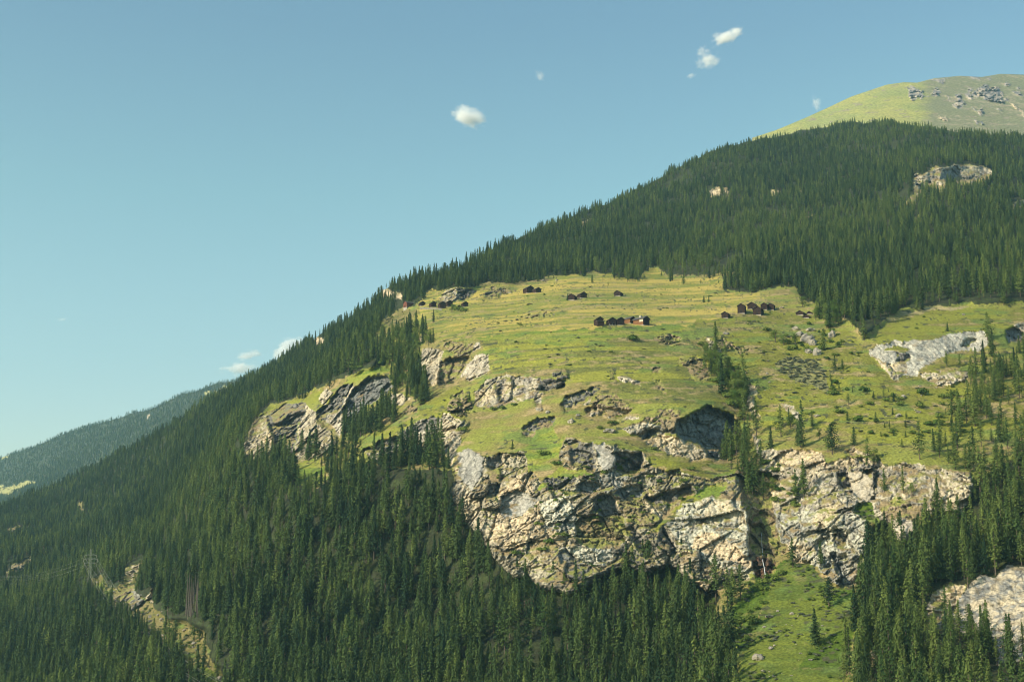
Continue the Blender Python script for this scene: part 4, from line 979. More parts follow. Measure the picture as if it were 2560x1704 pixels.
# ------------------------------------------------------------------ lone trees, bushes, boulders (photo positions of their bases; height in photo px)
def lone(kind, z, x, y, hpx, label, group=None, k=0):
    px, py = zp(z, x, y); P, _ = ground(px, py); hm = hpx / ppm(P)
    meshes, cat = {'spruce_tree': (SPR, 'spruce tree'), 'larch_tree': (LAR, 'larch tree'), 'broadleaf_tree': (BRD, 'broadleaf tree')}[kind]
    tr, cr = meshes[k % len(meshes)]
    return tree_object(kind, P - Vector((0, 0, .2)), hm, random.uniform(0, 6.28), tr, cr, label, cat, group, 1.25)
LONE = [('larch_tree', 'B', 955, 370, 24, 'lone larch on the upper meadow left of the thin pole'), ('spruce_tree', 'B', 1095, 384, 11, 'tiny spruce on the upper meadow just below the forest edge'),
 ('larch_tree', 'B', 1735, 380, 27, 'lone larch on the upper right of the meadow'), ('spruce_tree', 'B', 1905, 535, 20, 'left of the two small spruces on the right of the meadow'), ('spruce_tree', 'B', 1950, 528, 16, 'right of the two small spruces on the right of the meadow'),
 ('spruce_tree', 'B', 745, 512, 20, 'dark upright tree touching the left wall of the middle hut pair'), ('spruce_tree', 'A', 1630, 880, 30, 'single dark spruce at the meadow rim above the left cliff'),
 ('broadleaf_tree', 'K', 1620, 440, 13, 'small round tree in front of the dark outcrop on the meadow'), ('broadleaf_tree', 'K', 850, 650, 26, 'round bush-like tree in front of the left village huts'),
 ('spruce_tree', 'K', 545, 820, 34, 'slim tree on the slope just under the left village huts'), ('larch_tree', 'A', 1440, 790, 55, 'tall larch group leader left of the meadow rim'), ('larch_tree', 'A', 1500, 780, 52, 'second tall larch behind the left meadow rim'),
 ('spruce_tree', 'J', 640, 860, 82, 'tall spruce standing before the sunlit pillar of the left cliff'), ('spruce_tree', 'J', 580, 850, 55, 'shorter spruce left of the tall one before the left cliff pillar'), ('spruce_tree', 'J', 1320, 300, 60, 'spruce at the left foot of the cream corner cliff'),
 ('spruce_tree', 'J', 1450, 290, 78, 'tall spruce right of the wood beside the cream corner cliff'), ('spruce_tree', 'J', 1550, 380, 62, 'dark spruce below the cream corner cliff casting a long shadow'), ('spruce_tree', 'J', 755, 870, 42, 'spruce on the green ribbon below the left cliffs'),
 ('spruce_tree', 'G', 505, 660, 36, 'spruce on the ledge above the round dark hollow in the cliff'), ('spruce_tree', 'G', 205, 285, 24, 'small spruce left of the upper grey outcrop'),
 ('spruce_tree', 'J', 505, 330, 20, 'first of three small spruces on the left grassy shoulder'), ('spruce_tree', 'J', 555, 325, 30, 'tallest of three small spruces on the left grassy shoulder'), ('spruce_tree', 'J', 530, 328, 22, 'middle of three small spruces on the left grassy shoulder'),
 ('spruce_tree', 'J', 760, 250, 40, 'spruce at the top edge of the left dark cliff'), ('spruce_tree', 'J', 1087, 150, 16, 'tiny spruce on the grass cap of the big dark wall'),
 ('spruce_tree', 'G', 1470, 1500, 76, 'pointed spruce reaching highest against the foot of the central cliff'), ('spruce_tree', 'G', 1290, 1540, 72, 'pointed spruce left of the highest one under the central cliff'), ('spruce_tree', 'G', 1430, 1545, 62, 'spruce between the two pointed ones under the central cliff'),
 ('spruce_tree', 'I', 655, 345, 76, 'slim spruce standing alone at the top of the apron below the cliff'), ('spruce_tree', 'I', 820, 920, 95, 'lone dark spruce in the middle of the green apron'), ('spruce_tree', 'I', 860, 320, 60, 'spruce in the notch of the pale cliff right of the apron top'),
 ('spruce_tree', 'I', 920, 640, 78, 'spruce on the right side of the green apron'), ('spruce_tree', 'I', 70, 960, 66, 'small spruce at the lower left rim of the apron'), ('larch_tree', 'C', 1985, 700, 74, 'tall thin larch behind the right end of the pale slab'),
 ('spruce_tree', 'C', 1705, 640, 26, 'dark spruce on the pasture above the pale slab'), ('larch_tree', 'C', 1120, 700, 60, 'larch at the tip of the forest tongue above the pale slab'), ('larch_tree', 'C', 840, 775, 58, 'broad larch among the boulders'),
 ('broadleaf_tree', 'M', 1600, 310, 30, 'pale green round tree at the forest edge right of the barns'), ('broadleaf_tree', 'C', 500, 715, 40, 'bare brownish bush tree left of the boulders'), ('broadleaf_tree', 'C', 560, 735, 30, 'left round green tree among the boulders'),
 ('broadleaf_tree', 'C', 640, 730, 32, 'right round green tree among the boulders'), ('larch_tree', 'C', 915, 915, 40, 'larch at the right end of the grey juniper patch'), ('larch_tree', 'C', 970, 905, 30, 'smaller larch right of the juniper patch'),
 ('larch_tree', 'C', 1700, 890, 42, 'larch on the green ledge of the pale slab'), ('larch_tree', 'C', 1790, 880, 32, 'right larch on the green ledge of the pale slab'), ('larch_tree', 'C', 2100, 455, 42, 'larch at the forest edge top right'),
 ('spruce_tree', 'C', 470, 1460, 60, 'tall larch-like tree left on the rim above the cream rock'), ('spruce_tree', 'C', 900, 1500, 80, 'dark spruce in the middle of the rim wood'), ('larch_tree', 'C', 1050, 1440, 50, 'grey-green larch right of the rim wood'),
 ('larch_tree', 'C', 1790, 1360, 76, 'big larch at the lower right of the pasture'), ('larch_tree', 'C', 1900, 1300, 80, 'big larch right of the previous clearing shadow'), ('spruce_tree', 'C', 660, 1420, 50, 'spruce at the left of the rim wood')]
for k, (kd, z, x, y, hp, lb) in enumerate(LONE): lone(kd, z, x, y, hp, lb, k=k)
YOUNG = [(895, 1030, 22), (945, 1060, 28), (1040, 1060, 14), (1010, 1150, 30), (1190, 1115, 24), (1255, 1100, 22), (1330, 1125, 24), (1355, 1170, 20), (1005, 1265, 26), (1205, 1285, 30), (1320, 1220, 20), (1415, 1250, 22),
         (1410, 1310, 22), (1300, 1320, 24), (1330, 1365, 18), (1240, 1375, 16), (1410, 1380, 18), (1385, 1450, 24), (1265, 1310, 14), (1690, 1230, 20), (1640, 1300, 22), (1500, 1130, 8), (1290, 1060, 9), (890, 990, 20)]
for k, (x, y, hp) in enumerate(YOUNG):
    lone('larch_tree' if k % 2 else 'spruce_tree', 'C', x, y, hp, 'small young conifer casting a short shadow on the right pasture', 'young conifers on the right pasture', k)

def bush(z, x, y, wpx, label, group=None, k=0, juni=False):
    px, py = zp(z, x, y); P, _ = ground(px, py); s = wpx / ppm(P) / 2
    o = bpy.data.objects.new('bush', SHR[(k % 2) + (2 if juni else 0)]); COL.objects.link(o)
    o.location = P - Vector((0, 0, .1)); o.scale = (s, s, s * random.uniform(.8, 1.1)); o.rotation_euler = (0, 0, random.uniform(0, 6.28))
    tag(o, label, 'bush', group); return o
for k, (z, x, y, w, lb) in enumerate([('C', 950, 1210, 30, 'round dark bush at the left of the right pasture'), ('C', 1525, 1080, 42, 'broad dark bush under the pale slab'), ('C', 215, 905, 22, 'round dark bush right of the ravine trees'), ('C', 1650, 1300, 40, 'wide bush at the right side of the pasture'),
    ('G', 725, 665, 34, 'bright green round bush on the central grass ledge'), ('G', 1120, 480, 20, 'small bush below the overhang shelf'), ('G', 1210, 450, 30, 'dark bush under the overhang shelf'), ('B', 1880, 900, 26, 'dark bush at the head of the ravine'),
    ('G', 810, 735, 26, 'bush right of the central grass ledge'), ('G', 380, 350, 24, 'left bush at the foot of the grey outcrop'), ('G', 440, 345, 26, 'middle bush at the foot of the grey outcrop'), ('G', 520, 320, 22, 'right bush at the foot of the grey outcrop'),
    ('G', 540, 1370, 36, 'low green bush at the bottom of the cream cliff'), ('G', 760, 1290, 34, 'green bush on the lower ledge of the cliff'), ('G', 720, 1340, 28, 'lower green bush beside the cliff foot'), ('G', 870, 1240, 30, 'upper green bush on the mossy ledge'), ('G', 160, 500, 30, 'dark bush beside the left strata'),
    ('B', 1310, 863, 40, 'dark low hedge bush on the green field'), ('K', 970, 640, 30, 'flat dark shrub beside the village tree'), ('K', 1060, 640, 22, 'flat shrub right of the village tree'), ('B', 545, 470, 10, 'small shrub by the upper left hut pair')]):
    bush(z, x, y, w, lb, None, k)
r2 = random.Random(77); nb = 0
RB = [(zpoly('C', '20,790 130,790 160,870 290,940 310,1080 250,1200 180,1160 60,980'), 34, 'leafy round bush crowding the ravine head right of the meadow', 'bushes at the ravine head', (1.6, 3.0)),
      (zpoly('C', '900,900 1150,960 1500,1010 1850,1080 1850,1380 1200,1400 950,1300 880,1050'), 34, 'round leafy bush dotted on the steep right pasture', 'round bushes on the right pasture', (1.2, 2.8)),
      (zpoly('C', '380,640 760,580 1000,680 1050,820 880,860 700,800 450,760'), 26, 'rounded green bush among the boulders', 'bushes among the boulders', (1.2, 2.6)),
      (zpoly('I', '330,470 520,340 620,420 440,640 360,900 300,980 200,840 280,640'), 40, 'leafy bush in the green gully on the left of the apron', 'bushes in the apron gully', (1.0, 2.4)),
      (zpoly('H', '330,440 560,560 640,660 600,860 440,860 340,700'), 26, 'dark bush clinging to the ravine rim', 'bushes on the ravine rim', (1.0, 2.6)),
      (zpoly('G', '640,900 1100,720 1400,560 1700,700 1900,900 1500,1100 1000,1260 700,1300'), 44, 'dark green shrub rooted on a ledge of the central cliff', 'shrubs on the cliff ledges', (.8, 2.0)),
      (zpoly('J', '1300,560 1700,420 1900,300 2000,420 1850,560 1650,800 1400,800'), 22, 'small shrub on the rocky slope below the cream corner cliff', 'shrubs on the left rocky slope', (.7, 1.6)),
      (zpoly('A', '1000,1080 1250,860 1450,700 1560,800 1500,1000 1280,1060 1080,1130'), 30, 'leafy bush in the wooded hollow left of the meadow', 'bushes in the left hollow', (1.4, 3.2))]
for poly_, n_, lab, grp, (s0, s1) in RB:
    xs = [p[0] for p in poly_]; ys = [p[1] for p in poly_]; c = 0; tries = 0
    while c < n_ and tries < 2000:
        tries += 1; x, y = r2.uniform(min(xs), max(xs)), r2.uniform(min(ys), max(ys))
        if not inpoly(np.array([x]), np.array([y]), poly_)[0]: continue
        i, j = pix_index(x, y)
        if NM[i, j, 2] < .38: continue
        s_ = r2.uniform(s0, s1) * 1.3; o = bpy.data.objects.new('bush', SHR[r2.randint(0, 1)]); COL.objects.link(o); o.location = Vector(PM[i, j]) - Vector((0, 0, .15))
        o.scale = (s_, s_, s_ * r2.uniform(.8, 1.3)); o.rotation_euler = (0, 0, r2.uniform(0, 6)); tag(o, lab, 'bush', grp); c += 1
MEADOW = zpoly('B', '-200,600 0,440 340,470 760,330 1340,380 1900,360 2182,320 2182,700 1480,800 1900,1000 2050,1300 1400,1250 1000,1150 100,1050 0,880')
PAST = zpoly('C', '300,640 1000,660 1200,900 1900,1050 1700,1300 1400,1400 1100,1350 500,1250 380,1000')
for poly_, n_, lab, grp in ((MEADOW, 70, 'small low shrub dotted on the terraced meadow', 'shrubs dotted over the meadow'), (PAST, 60, 'small low shrub dotted on the right pasture', 'shrubs dotted over the right pasture')):
    xs = [p[0] for p in poly_]; ys = [p[1] for p in poly_]; c = 0
    while c < n_:
        x, y = r2.uniform(min(xs), max(xs)), r2.uniform(min(ys), max(ys))
        if not inpoly(np.array([x]), np.array([y]), poly_)[0]: continue
        i, j = pix_index(x, y)
        if KIND_R[AM[i, j]]: continue
        P = Vector(PM[i, j]); s = r2.uniform(.6, 1.7)
        o = bpy.data.objects.new('shrub', SHR[r2.randint(0, 3)]); COL.objects.link(o); o.location = P; o.scale = (s * 1.3, s * 1.3, s * .8); o.rotation_euler = (0, 0, r2.uniform(0, 6))
        tag(o, lab, 'shrub', grp); c += 1

# juniper patch: low ground cover
jm = np.isin(TONE[AM], ['juniper']).astype(np.float32)
jp, _, _, ji, _ = scatter(PM, PX, PY, jm, 2.3, np.random.default_rng(12), 1.2)
j_r = np.random.default_rng(13)
stuff_instances('juniper_scrub', SHR[2:], jp, j_r.uniform(.5, 1.7, len(jp)), j_r.uniform(0, 6.28, len(jp)), j_r.integers(0, 2, len(jp)), 'grey-green juniper scrub patch on the right pasture', 'scrub')
um = ((TONE[AM] == 'lush') * 1.0 + (TONE[AM] == 'apron') * .45 + (TONE[AM] == 'mixed') * .02 + ((TONE[AM] == 'cliff') | (TONE[AM] == 'moss') | (TONE[AM] == 'brown')) * .24 * (NM[..., 2] > .45) + (TONE[AM] == 'scree') * .6).astype(np.float32) * np.clip(fbm(qn, 14, 88, 3).reshape(PX.shape) * 4 + .4, 0, 2)
up, _, _, _, _ = scatter(PM, PX, PY, um, 2.4, np.random.default_rng(14), 1.3)
stuff_instances('undergrowth', SHR, up, j_r.uniform(.5, 1.5, len(up)), j_r.uniform(0, 6.28, len(up)), j_r.integers(0, 4, len(up)), 'low green undergrowth on the damp slopes and cliff ledges', 'undergrowth')
print('SCRUB', len(jp), len(up))

def boulder(z, x, y, wpx, label, group=None, k=0, tall=1.0):
    px, py = zp(z, x, y); P, _ = ground(px, py); s = wpx / ppm(P) / 2
    o = bpy.data.objects.new('boulder', ROCKS[k % 4]); COL.objects.link(o)
    o.location = P + Vector((0, 0, s * .35 * tall)); o.scale = (s, s, s * tall * 1.2); o.rotation_euler = (random.uniform(-.2, .2), random.uniform(-.2, .2), random.uniform(0, 6.28))
    tag(o, label, 'boulder', group); return o
BO = [('M', 1500, 675, 14, 'pale square boulder left of the two above the scrub', 1), ('M', 1735, 705, 18, 'rounded grey boulder right of the pale square one', .8), ('M', 2090, 790, 18, 'tall grey boulder at the right of the boulder field', 1.3), ('M', 1560, 780, 22, 'dark boulder behind the green bushes', .8),
      ('M', 1690, 880, 30, 'large wedge boulder with a black shaded face', 1.0), ('M', 1790, 920, 18, 'upright pale boulder right of the wedge', 1.5), ('M', 1850, 1080, 22, 'lowest big boulder of the group', 1.1), ('M', 1700, 1050, 18, 'brownish boulder beside the lowest one', .8),
      ('M', 360, 745, 14, 'flat grey stone on the slope below the right barns', .6), ('M', 1280, 325, 12, 'pale stone right of the barn cluster', .6), ('C', 1355, 1235, 18, 'brown flat boulder in the middle of the right pasture', .6), ('C', 785, 1235, 14, 'dark stone on the left of the pasture', .6),
      ('C', 1400, 1100, 14, 'stone among the young trees', .7), ('C', 1500, 1205, 12, 'small dark stone on the pasture', .7), ('C', 1815, 525, 8, 'small stone on the upper pasture', .7), ('L', 510, 80, 8, 'left pale boulder at the forest edge above the meadow', .9), ('L', 735, 75, 7, 'right pale boulder at the forest edge above the meadow', .9),
      ('I', 400, 1020, 28, 'pale boulder with a black cleft at the lower left of the apron', .9), ('G', 920, 435, 16, 'dark boulder on the grass left of the overhang', 1.0), ('G', 755, 372, 12, 'dark boulder topping the strata outcrop', .9), ('G', 965, 390, 10, 'small grey boulder on the grass shelf', .8),
      ('G', 1185, 505, 26, 'boulder with dark right face below the overhang shelf', .7), ('I', 650, 690, 12, 'small grey stone in the middle of the apron', .7), ('I', 480, 715, 20, 'flat pinkish stone on the left of the apron', .4), ('I', 495, 945, 12, 'grey stone above the lower boulder', .8),
      ('F', 1740, 1560, 40, 'brown rock at the bottom of the power line clearing', .6), ('C', 440, 935, 7, 'tiny stone below the juniper patch', .8), ('C', 296, 930, 7, 'tiny pale stone by the ravine bush', .8)]
for k, (z, x, y, w, lb, tl) in enumerate(BO): boulder(z, x, y, w, lb, None, k, tl)
for poly_, n_, lab, grp in ((zpoly('I', '450,520 900,520 1000,1150 420,1150'), 24, 'small grey stone strewn on the green apron', 'stones strewn over the apron'),
                            (zpoly('F', '740,780 1050,850 1450,1100 1650,1500 1500,1500 1250,1290 870,1000'), 70, 'broken rock strewn along the power line clearing', 'rocks in the power line clearing'), (PAST, 30, 'small stone lying on the right pasture', 'stones on the right pasture'),
                            (zpoly('B', '0,430 1300,400 2100,440 2000,700 0,780'), 30, 'small stone lying on the golden meadow', 'stones on the golden meadow')):
    xs = [p[0] for p in poly_]; ys = [p[1] for p in poly_]; c = 0
    while c < n_:
        x, y = r2.uniform(min(xs), max(xs)), r2.uniform(min(ys), max(ys))
        if not inpoly(np.array([x]), np.array([y]), poly_)[0]: continue
        i, j = pix_index(x, y); P = Vector(PM[i, j]); s = r2.uniform(.2, .8) ** 1.2 * (1.9 if 'power' in lab else 1)
        o = bpy.data.objects.new('rock', ROCKS[r2.randint(0, 3)]); COL.objects.link(o); o.location = P + Vector((0, 0, s * .2)); o.scale = (s * 1.2, s, s * .8); o.rotation_euler = (0, 0, r2.uniform(0, 6))
        tag(o, lab, 'rock', grp); c += 1
# dead trunks
def snag(z, x, y, hpx, label, group=None, lean=0.0, k=0):
    px, py = zp(z, x, y); P, _ = ground(px, py); s = hpx / ppm(P) / 10
    o = bpy.data.objects.new('dead_tree', SNAG[k % 2]); COL.objects.link(o); o.location = P; o.scale = (s * .95, s * .95, s); o.rotation_euler = (0, lean, r2.uniform(0, 6))
    tag(o, label, 'dead tree', group)
for k in range(16): snag('F', 1440 + r2.uniform(0, 100), 1060 - r2.uniform(0, 60), r2.uniform(70, 110), 'bare grey trunk in the patch of dead trees left of centre', 'dead trunks in the left patch', 0, k)
for k in range(12): snag('F', 1850 + r2.uniform(0, 120), 930 - r2.uniform(0, 120), r2.uniform(60, 90), 'bare brownish trunk in the right patch of dead trees', 'dead trunks in the right patch', 0, k)
for x, y, h_ in ((1000, 820, 22), (1120, 730, 18), (1290, 750, 16), (1945, 610, 20), (1455, 740, 12)): snag('D', x, y, h_, 'thin silver dead trunk standing out in the upper forest', 'dead trunks in the upper forest')
snag('C', 165, 130, 36, 'grey bare tree at the forest edge above the barns')
snag('B', 1042, 352, 24, 'thin bare pole trunk on the upper meadow edge')

# ------------------------------------------------------------------ buildings
def box(v, f, x0, x1, y0, y1, z0, z1):
    b = len(v); v += [(x0, y0, z0), (x1, y0, z0), (x1, y1, z0), (x0, y1, z0), (x0, y0, z1), (x1, y0, z1), (x1, y1, z1), (x0, y1, z1)]
    f += [(b, b + 3, b + 2, b + 1), (b + 4, b + 5, b + 6, b + 7), (b, b + 1, b + 5, b + 4), (b + 1, b + 2, b + 6, b + 5), (b + 2, b + 3, b + 7, b + 6), (b + 3, b, b + 4, b + 7)]
def part(name, v, f, m, root):
    o = bpy.data.objects.new(name, mesh_from(name + '_mesh', v, f, [m])); COL.objects.link(o); o.parent = root; return o

def barn(z, x, ybase, wpx, yaw, label, hw=1.0, depth=1.15, stilts=False, tiers=False, side=None, chimney=False, wall=None, group=None, patch=False, kind='log_barn', stone=False, cat='barn'):
    px, py = zp(z, x, ybase); P, _ = ground(px, py); s = wpx * .9 / ppm(P)            # gable width incl. eaves, metres
    w = s * .80; h = s * .62 * hw; d = s * depth; rise = w * .30
    e = bpy.data.objects.new(kind, None); COL.objects.link(e); e.location = P + Vector((0, d * .4, 0)); e.rotation_euler = (0, 0, math.radians(yaw)); tag(e, label, cat, group)
    wm = wall or M_WOOD; z0 = 0.0
    v, f = [], []; box(v, f, -w / 2 - .05, w / 2 + .05, -d / 2 - .05, d / 2 + .05, -w * .7, .25 if not stilts else .12)
    part('foundation', v, f, M_STONE, e)
    if stilts:
        for sx in (-.42, 0, .42):
            for sy in (-.42, .42):
                v, f = [], []; box(v, f, w * sx - .16, w * sx + .16, d * sy - .16, d * sy + .16, .12, h * .3)
                box(v, f, w * sx - .4, w * sx + .4, d * sy - .4, d * sy + .4, h * .3, h * .3 + .12); part('post', v, f, M_STONE, e)
        z0 = h * .3 + .12
    else: z0 = .25
    # log walls: each course stands out a little, ends cross at the corners
    v, f = [], []; n = max(6, int((h - z0) / .32)); dz = (h - z0) / n
    for k in range(n):
        a = z0 + k * dz; ex = .0 if k % 2 else .05
        box(v, f, -w / 2 - .15 - ex, w / 2 + .15 + ex, -d / 2 - .07, -d / 2 + .11, a, a + dz * .88); box(v, f, -w / 2 - .15 - ex, w / 2 + .15 + ex, d / 2 - .11, d / 2 + .07, a, a + dz * .88)
    for k in range(n):
        a = z0 + k * dz
        if side is None:
            box(v, f, -w / 2 - .06, -w / 2 + .10, -d / 2 + .112, d / 2 - .112, a, a + dz * .9); box(v, f, w / 2 - .10, w / 2 + .06, -d / 2 + .112, d / 2 - .112, a, a + dz * .9)
        else: box(v, f, w / 2 - .10, w / 2 + .06, -d / 2 + .112, d / 2 - .112, a, a + dz * .9)
    # gable triangles
    for yy in (-d / 2, d / 2 - .12):
        b = len(v); v += [(-w / 2, yy, h), (w / 2, yy, h), (0, yy, h + rise), (-w / 2, yy + .12, h), (w / 2, yy + .12, h), (0, yy + .12, h + rise)]
        f += [(b, b + 1, b + 2), (b + 3, b + 5, b + 4), (b, b + 3, b + 4, b + 1), (b + 1, b + 4, b + 5, b + 2), (b + 2, b + 5, b + 3, b)]
    part('wall', v, f, wm, e)
    if side is not None:
        v, f = [], []
        for k in range(n): a = z0 + k * dz; box(v, f, -w / 2 - .08, -w / 2 + .10, -d / 2 + .112, d / 2 - .112, a, a + dz * .93)
        part('side_wall', v, f, side, e)
        if patch:
            v, f = [], []; box(v, f, -w / 2 - .12, -w / 2 - .083, -d / 2 + .15, d / 2 - d * .62, z0 + (h - z0) * .5, h - .05); part('plaster_panel', v, f, M_PLASTER, e)
    ov, t = w * .13, .16; oy = d / 2 + w * .14
    def slope_slab(sg):
        v, f = [], []; run = w / 2 + ov; drop = rise / (w / 2) * ov
        pts = [(0, h + rise + .05), (sg * run, h - drop + .05)]; b = len(v)
        for yy in (-oy, oy):
            for dz_ in (0, t):
                for (xx, zz) in pts: v.append((xx, yy, zz + dz_))
        f += [(b, b + 1, b + 5, b + 4), (b + 2, b + 6, b + 7, b + 3), (b, b + 2, b + 3, b + 1), (b + 4, b + 5, b + 7, b + 6), (b + 1, b + 3, b + 7, b + 5), (b, b + 4, b + 6, b + 2)]
        return v, f
    for sg in (-1, 1):
        v, f = slope_slab(sg); part('roof', v, f, M_SLATE, e)
    if tiers:      # lower lean-to in front left, as on the two-part granary
        v, f = [], []; box(v, f, -w * .62, w * .45, -d / 2 - d * .45, -d / 2 - .09, -.5, h * .52); part('lean_to', v, f, wm, e)
        v, f = [], []; box(v, f, -w * .70, w * .50, -d / 2 - d * .55, -d / 2 - .10, h * .523, h * .58); part('lean_to_roof', v, f, M_SLATE, e)
    v, f = [], []; box(v, f, -.55, .55, -d / 2 - .10 - .02, -d / 2 - .072, z0 + .05, z0 + min(1.9, (h - z0) * .7)); part('door', v, f, M_DOOR, e)
    if not tiers: v, f = [], []; box(v, f, w * .18, w * .30, -d / 2 - .13, -d / 2 - .075, h * .72, h * .84); part('window', v, f, M_DOOR, e)
    if chimney: v, f = [], []; box(v, f, -w * .22, -w * .08, -d * .1, d * .08, h + rise * .5, h + rise * 1.5); part('chimney', v, f, M_STONE, e)
    return e
GM, GR, GL = 'log huts in the middle of the meadow', 'log barns on the right of the meadow', 'village huts on the left rim of the meadow'
barn('L', 1425, 815, 23, 14, 'two-tiered dark log granary, leftmost of the front row of huts on the meadow', 1.35, tiers=True, kind='granary')
barn('L', 1630, 800, 24, 12, 'dark log granary on stone stilts, second from the left in the front row', 1.1, stilts=True, kind='granary')
barn('L', 1770, 800, 22, 16, 'tall dark log barn standing against the right side of the stilted granary', 1.25)
barn('L', 1935, 770, 24, 38, 'low barn whose left wall is sunlit orange, fourth in the front row', .95, side=M_ORANGE)
barn('L', 2120, 795, 30, 42, 'rightmost house of the front row with sunlit orange boards, white plaster and a chimney', 1.0, side=M_ORANGE, chimney=True, patch=True, kind='farmhouse', depth=1.3, cat='house')
barn('L', 265, 284, 24, 24, 'larger hut of the pair at the upper left of the meadow')
barn('L', 405, 278, 19, 26, 'smaller hut of the pair at the upper left of the meadow', .9)
barn('L', 1000, 395, 21, -20, 'left hut of the middle pair beside a dark tree')
barn('L', 1150, 365, 22, 20, 'right hut of the middle pair with bush before it', .9)
barn('L', 1745, 325, 21, -24, 'solitary hut on the upper middle of the meadow', .85, wall=M_WOOD)
barn('M', 365, 490, 22, -22, 'solitary windowless barn left of the right barn cluster', 1.0, stone=True)
barn('M', 625, 415, 23, -18, 'tall narrow barn at the left end of the right cluster', 1.55)
barn('M', 810, 345, 27, -20, 'wide low barn at the back of the right cluster', .8)
barn('M', 905, 437, 27, -24, 'front barn of the right cluster with reddish boards', 1.1)
barn('M', 1000, 355, 20, -16, 'fourth barn of the right cluster, behind the front one', 1.2)
barn('M', 1115, 358, 21, -20, 'rightmost tall barn of the right cluster', 1.15)
barn('M', 1610, 450, 24, -30, 'collapsed low hut with grey roof near the forest edge', .5)
barn('M', 1740, 430, 15, -26, 'tiny low hut right of the collapsed one', .5)
barn('M', 1705, 490, 20, -30, 'half-buried hut below the collapsed one', .4)
barn('K', 135, 575, 20, -50, 'red-painted house at the far left end of the village', 1.1, side=M_RED, wall=M_RED, kind='farmhouse', cat='house')
barn('K', 360, 555, 16, 20, 'dark hut second from the left in the rim village', .95)
barn('K', 527, 578, 17, 20, 'dark hut in the middle of the rim village', 1.2)
barn('K', 685, 600, 19, 18, 'lower front hut of the rim village beside the round tree', 1.3)
barn('K', 790, 560, 18, 22, 'hut just behind the round tree in the rim village', 1.2)
barn('K', 1050, 565, 17, 20, 'dark hut right of the rim village tree')
barn('K', 960, 585, 15, 15, 'small shed between the village tree and the right hut', .5, kind='shed', cat='shed')
# dry-stone wall below the village
v, f = [], []
for k in range(16):
    Pk, _ = ground(*zp('K', 330 + k * 22, 600 + 1.2 * k)); Pn, _ = ground(*zp('K', 330 + (k + 1) * 22, 600 + 1.2 * (k + 1)))
    c = (Pk + Pn) / 2; l = max(.6, abs(Pn.x - Pk.x) / 2 * .98); box(v, f, c.x - l, c.x + l, c.y - .4, c.y + .4, c.z - 1.2, c.z + 1.1 + .15 * (k % 3))
o = bpy.data.objects.new('stone_wall', mesh_from('stone_wall_mesh', v, f, [M_STONE])); COL.objects.link(o); tag(o, 'long dry-stone terrace wall under the rim village huts', 'wall')

# ------------------------------------------------------------------ power line
def rod(v, f, a, b, r):
    a, b = Vector(a), Vector(b); d = (b - a).normalized(); t = d.orthogonal().normalized(); u = d.cross(t); k = len(v)
    for p in (a, b):
        for s in range(4): an = s * math.pi / 2; v.append(p + (t * math.cos(an) + u * math.sin(an)) * r)
    for s in range(4): s2 = (s + 1) % 4; f.append((k + s, k + s2, k + 4 + s2, k + 4 + s))
pb, _ = ground(*zp('F', 690, 845)); ppp = ppm(pb); PH = 310 * .3214 / ppp
root = bpy.data.objects.new('power_pylon', None); COL.objects.link(root); root.location = pb
tag(root, 'tall slim lattice power pylon on the lower left slope', 'pylon')
v, f = [], []
nS = 14; bw = PH * .045
def leg(sx, sy, t): q = bw * (1 - t * .85); return Vector((sx * q, sy * q, PH * t))
for sx in (-1, 1):
    for sy in (-1, 1): rod(v, f, leg(sx, sy, 0) - Vector((0, 0, 1)), leg(sx, sy, 1), .06)
for k in range(nS):
    t0, t1 = k / nS, (k + 1) / nS
    for (a, b) in (((-1, -1), (1, -1)), ((1, -1), (1, 1)), ((1, 1), (-1, 1)), ((-1, 1), (-1, -1))):
        rod(v, f, leg(*a, t0), leg(*b, t1), .025); rod(v, f, leg(*a, t1), leg(*b, t1), .025)
part('mast', v, f, M_STEEL, root)
ARM = []
for tz, ln in ((.84, 4.6), (.74, 5.4), (.64, 4.6)):
    v, f = [], []; rod(v, f, (-ln, 0, PH * tz), (ln, 0, PH * tz), .08); rod(v, f, (-ln, 0, PH * tz), (0, 0, PH * (tz + .045)), .07); rod(v, f, (ln, 0, PH * tz), (0, 0, PH * (tz + .045)), .07)
    part('crossarm', v, f, M_STEEL, root)
    for sg in (-1, 1):
        v, f = [], []; rod(v, f, (sg * ln, 0, PH * tz), (sg * ln, 0, PH * tz - 1.6), .14); part('insulator', v, f, M_STONE, root); ARM.append((sg, ln, tz))
def along(px, py, Zc): r = rays(np.array([px]), np.array([py]))[0]; return Vector(r * Zc)
CB = [((820, 795), (1560, 1800)), ((1850, 1600), None)]
M_WIRE = noise_material('aluminium_wire', (.45, .47, .42), (.6, .62, .56), 1, rough=.4)
ends_r = [(1890, 1640), (1830, 1640), (1700, 1640), (1640, 1640), (1620, 1640), (1760, 1640)]
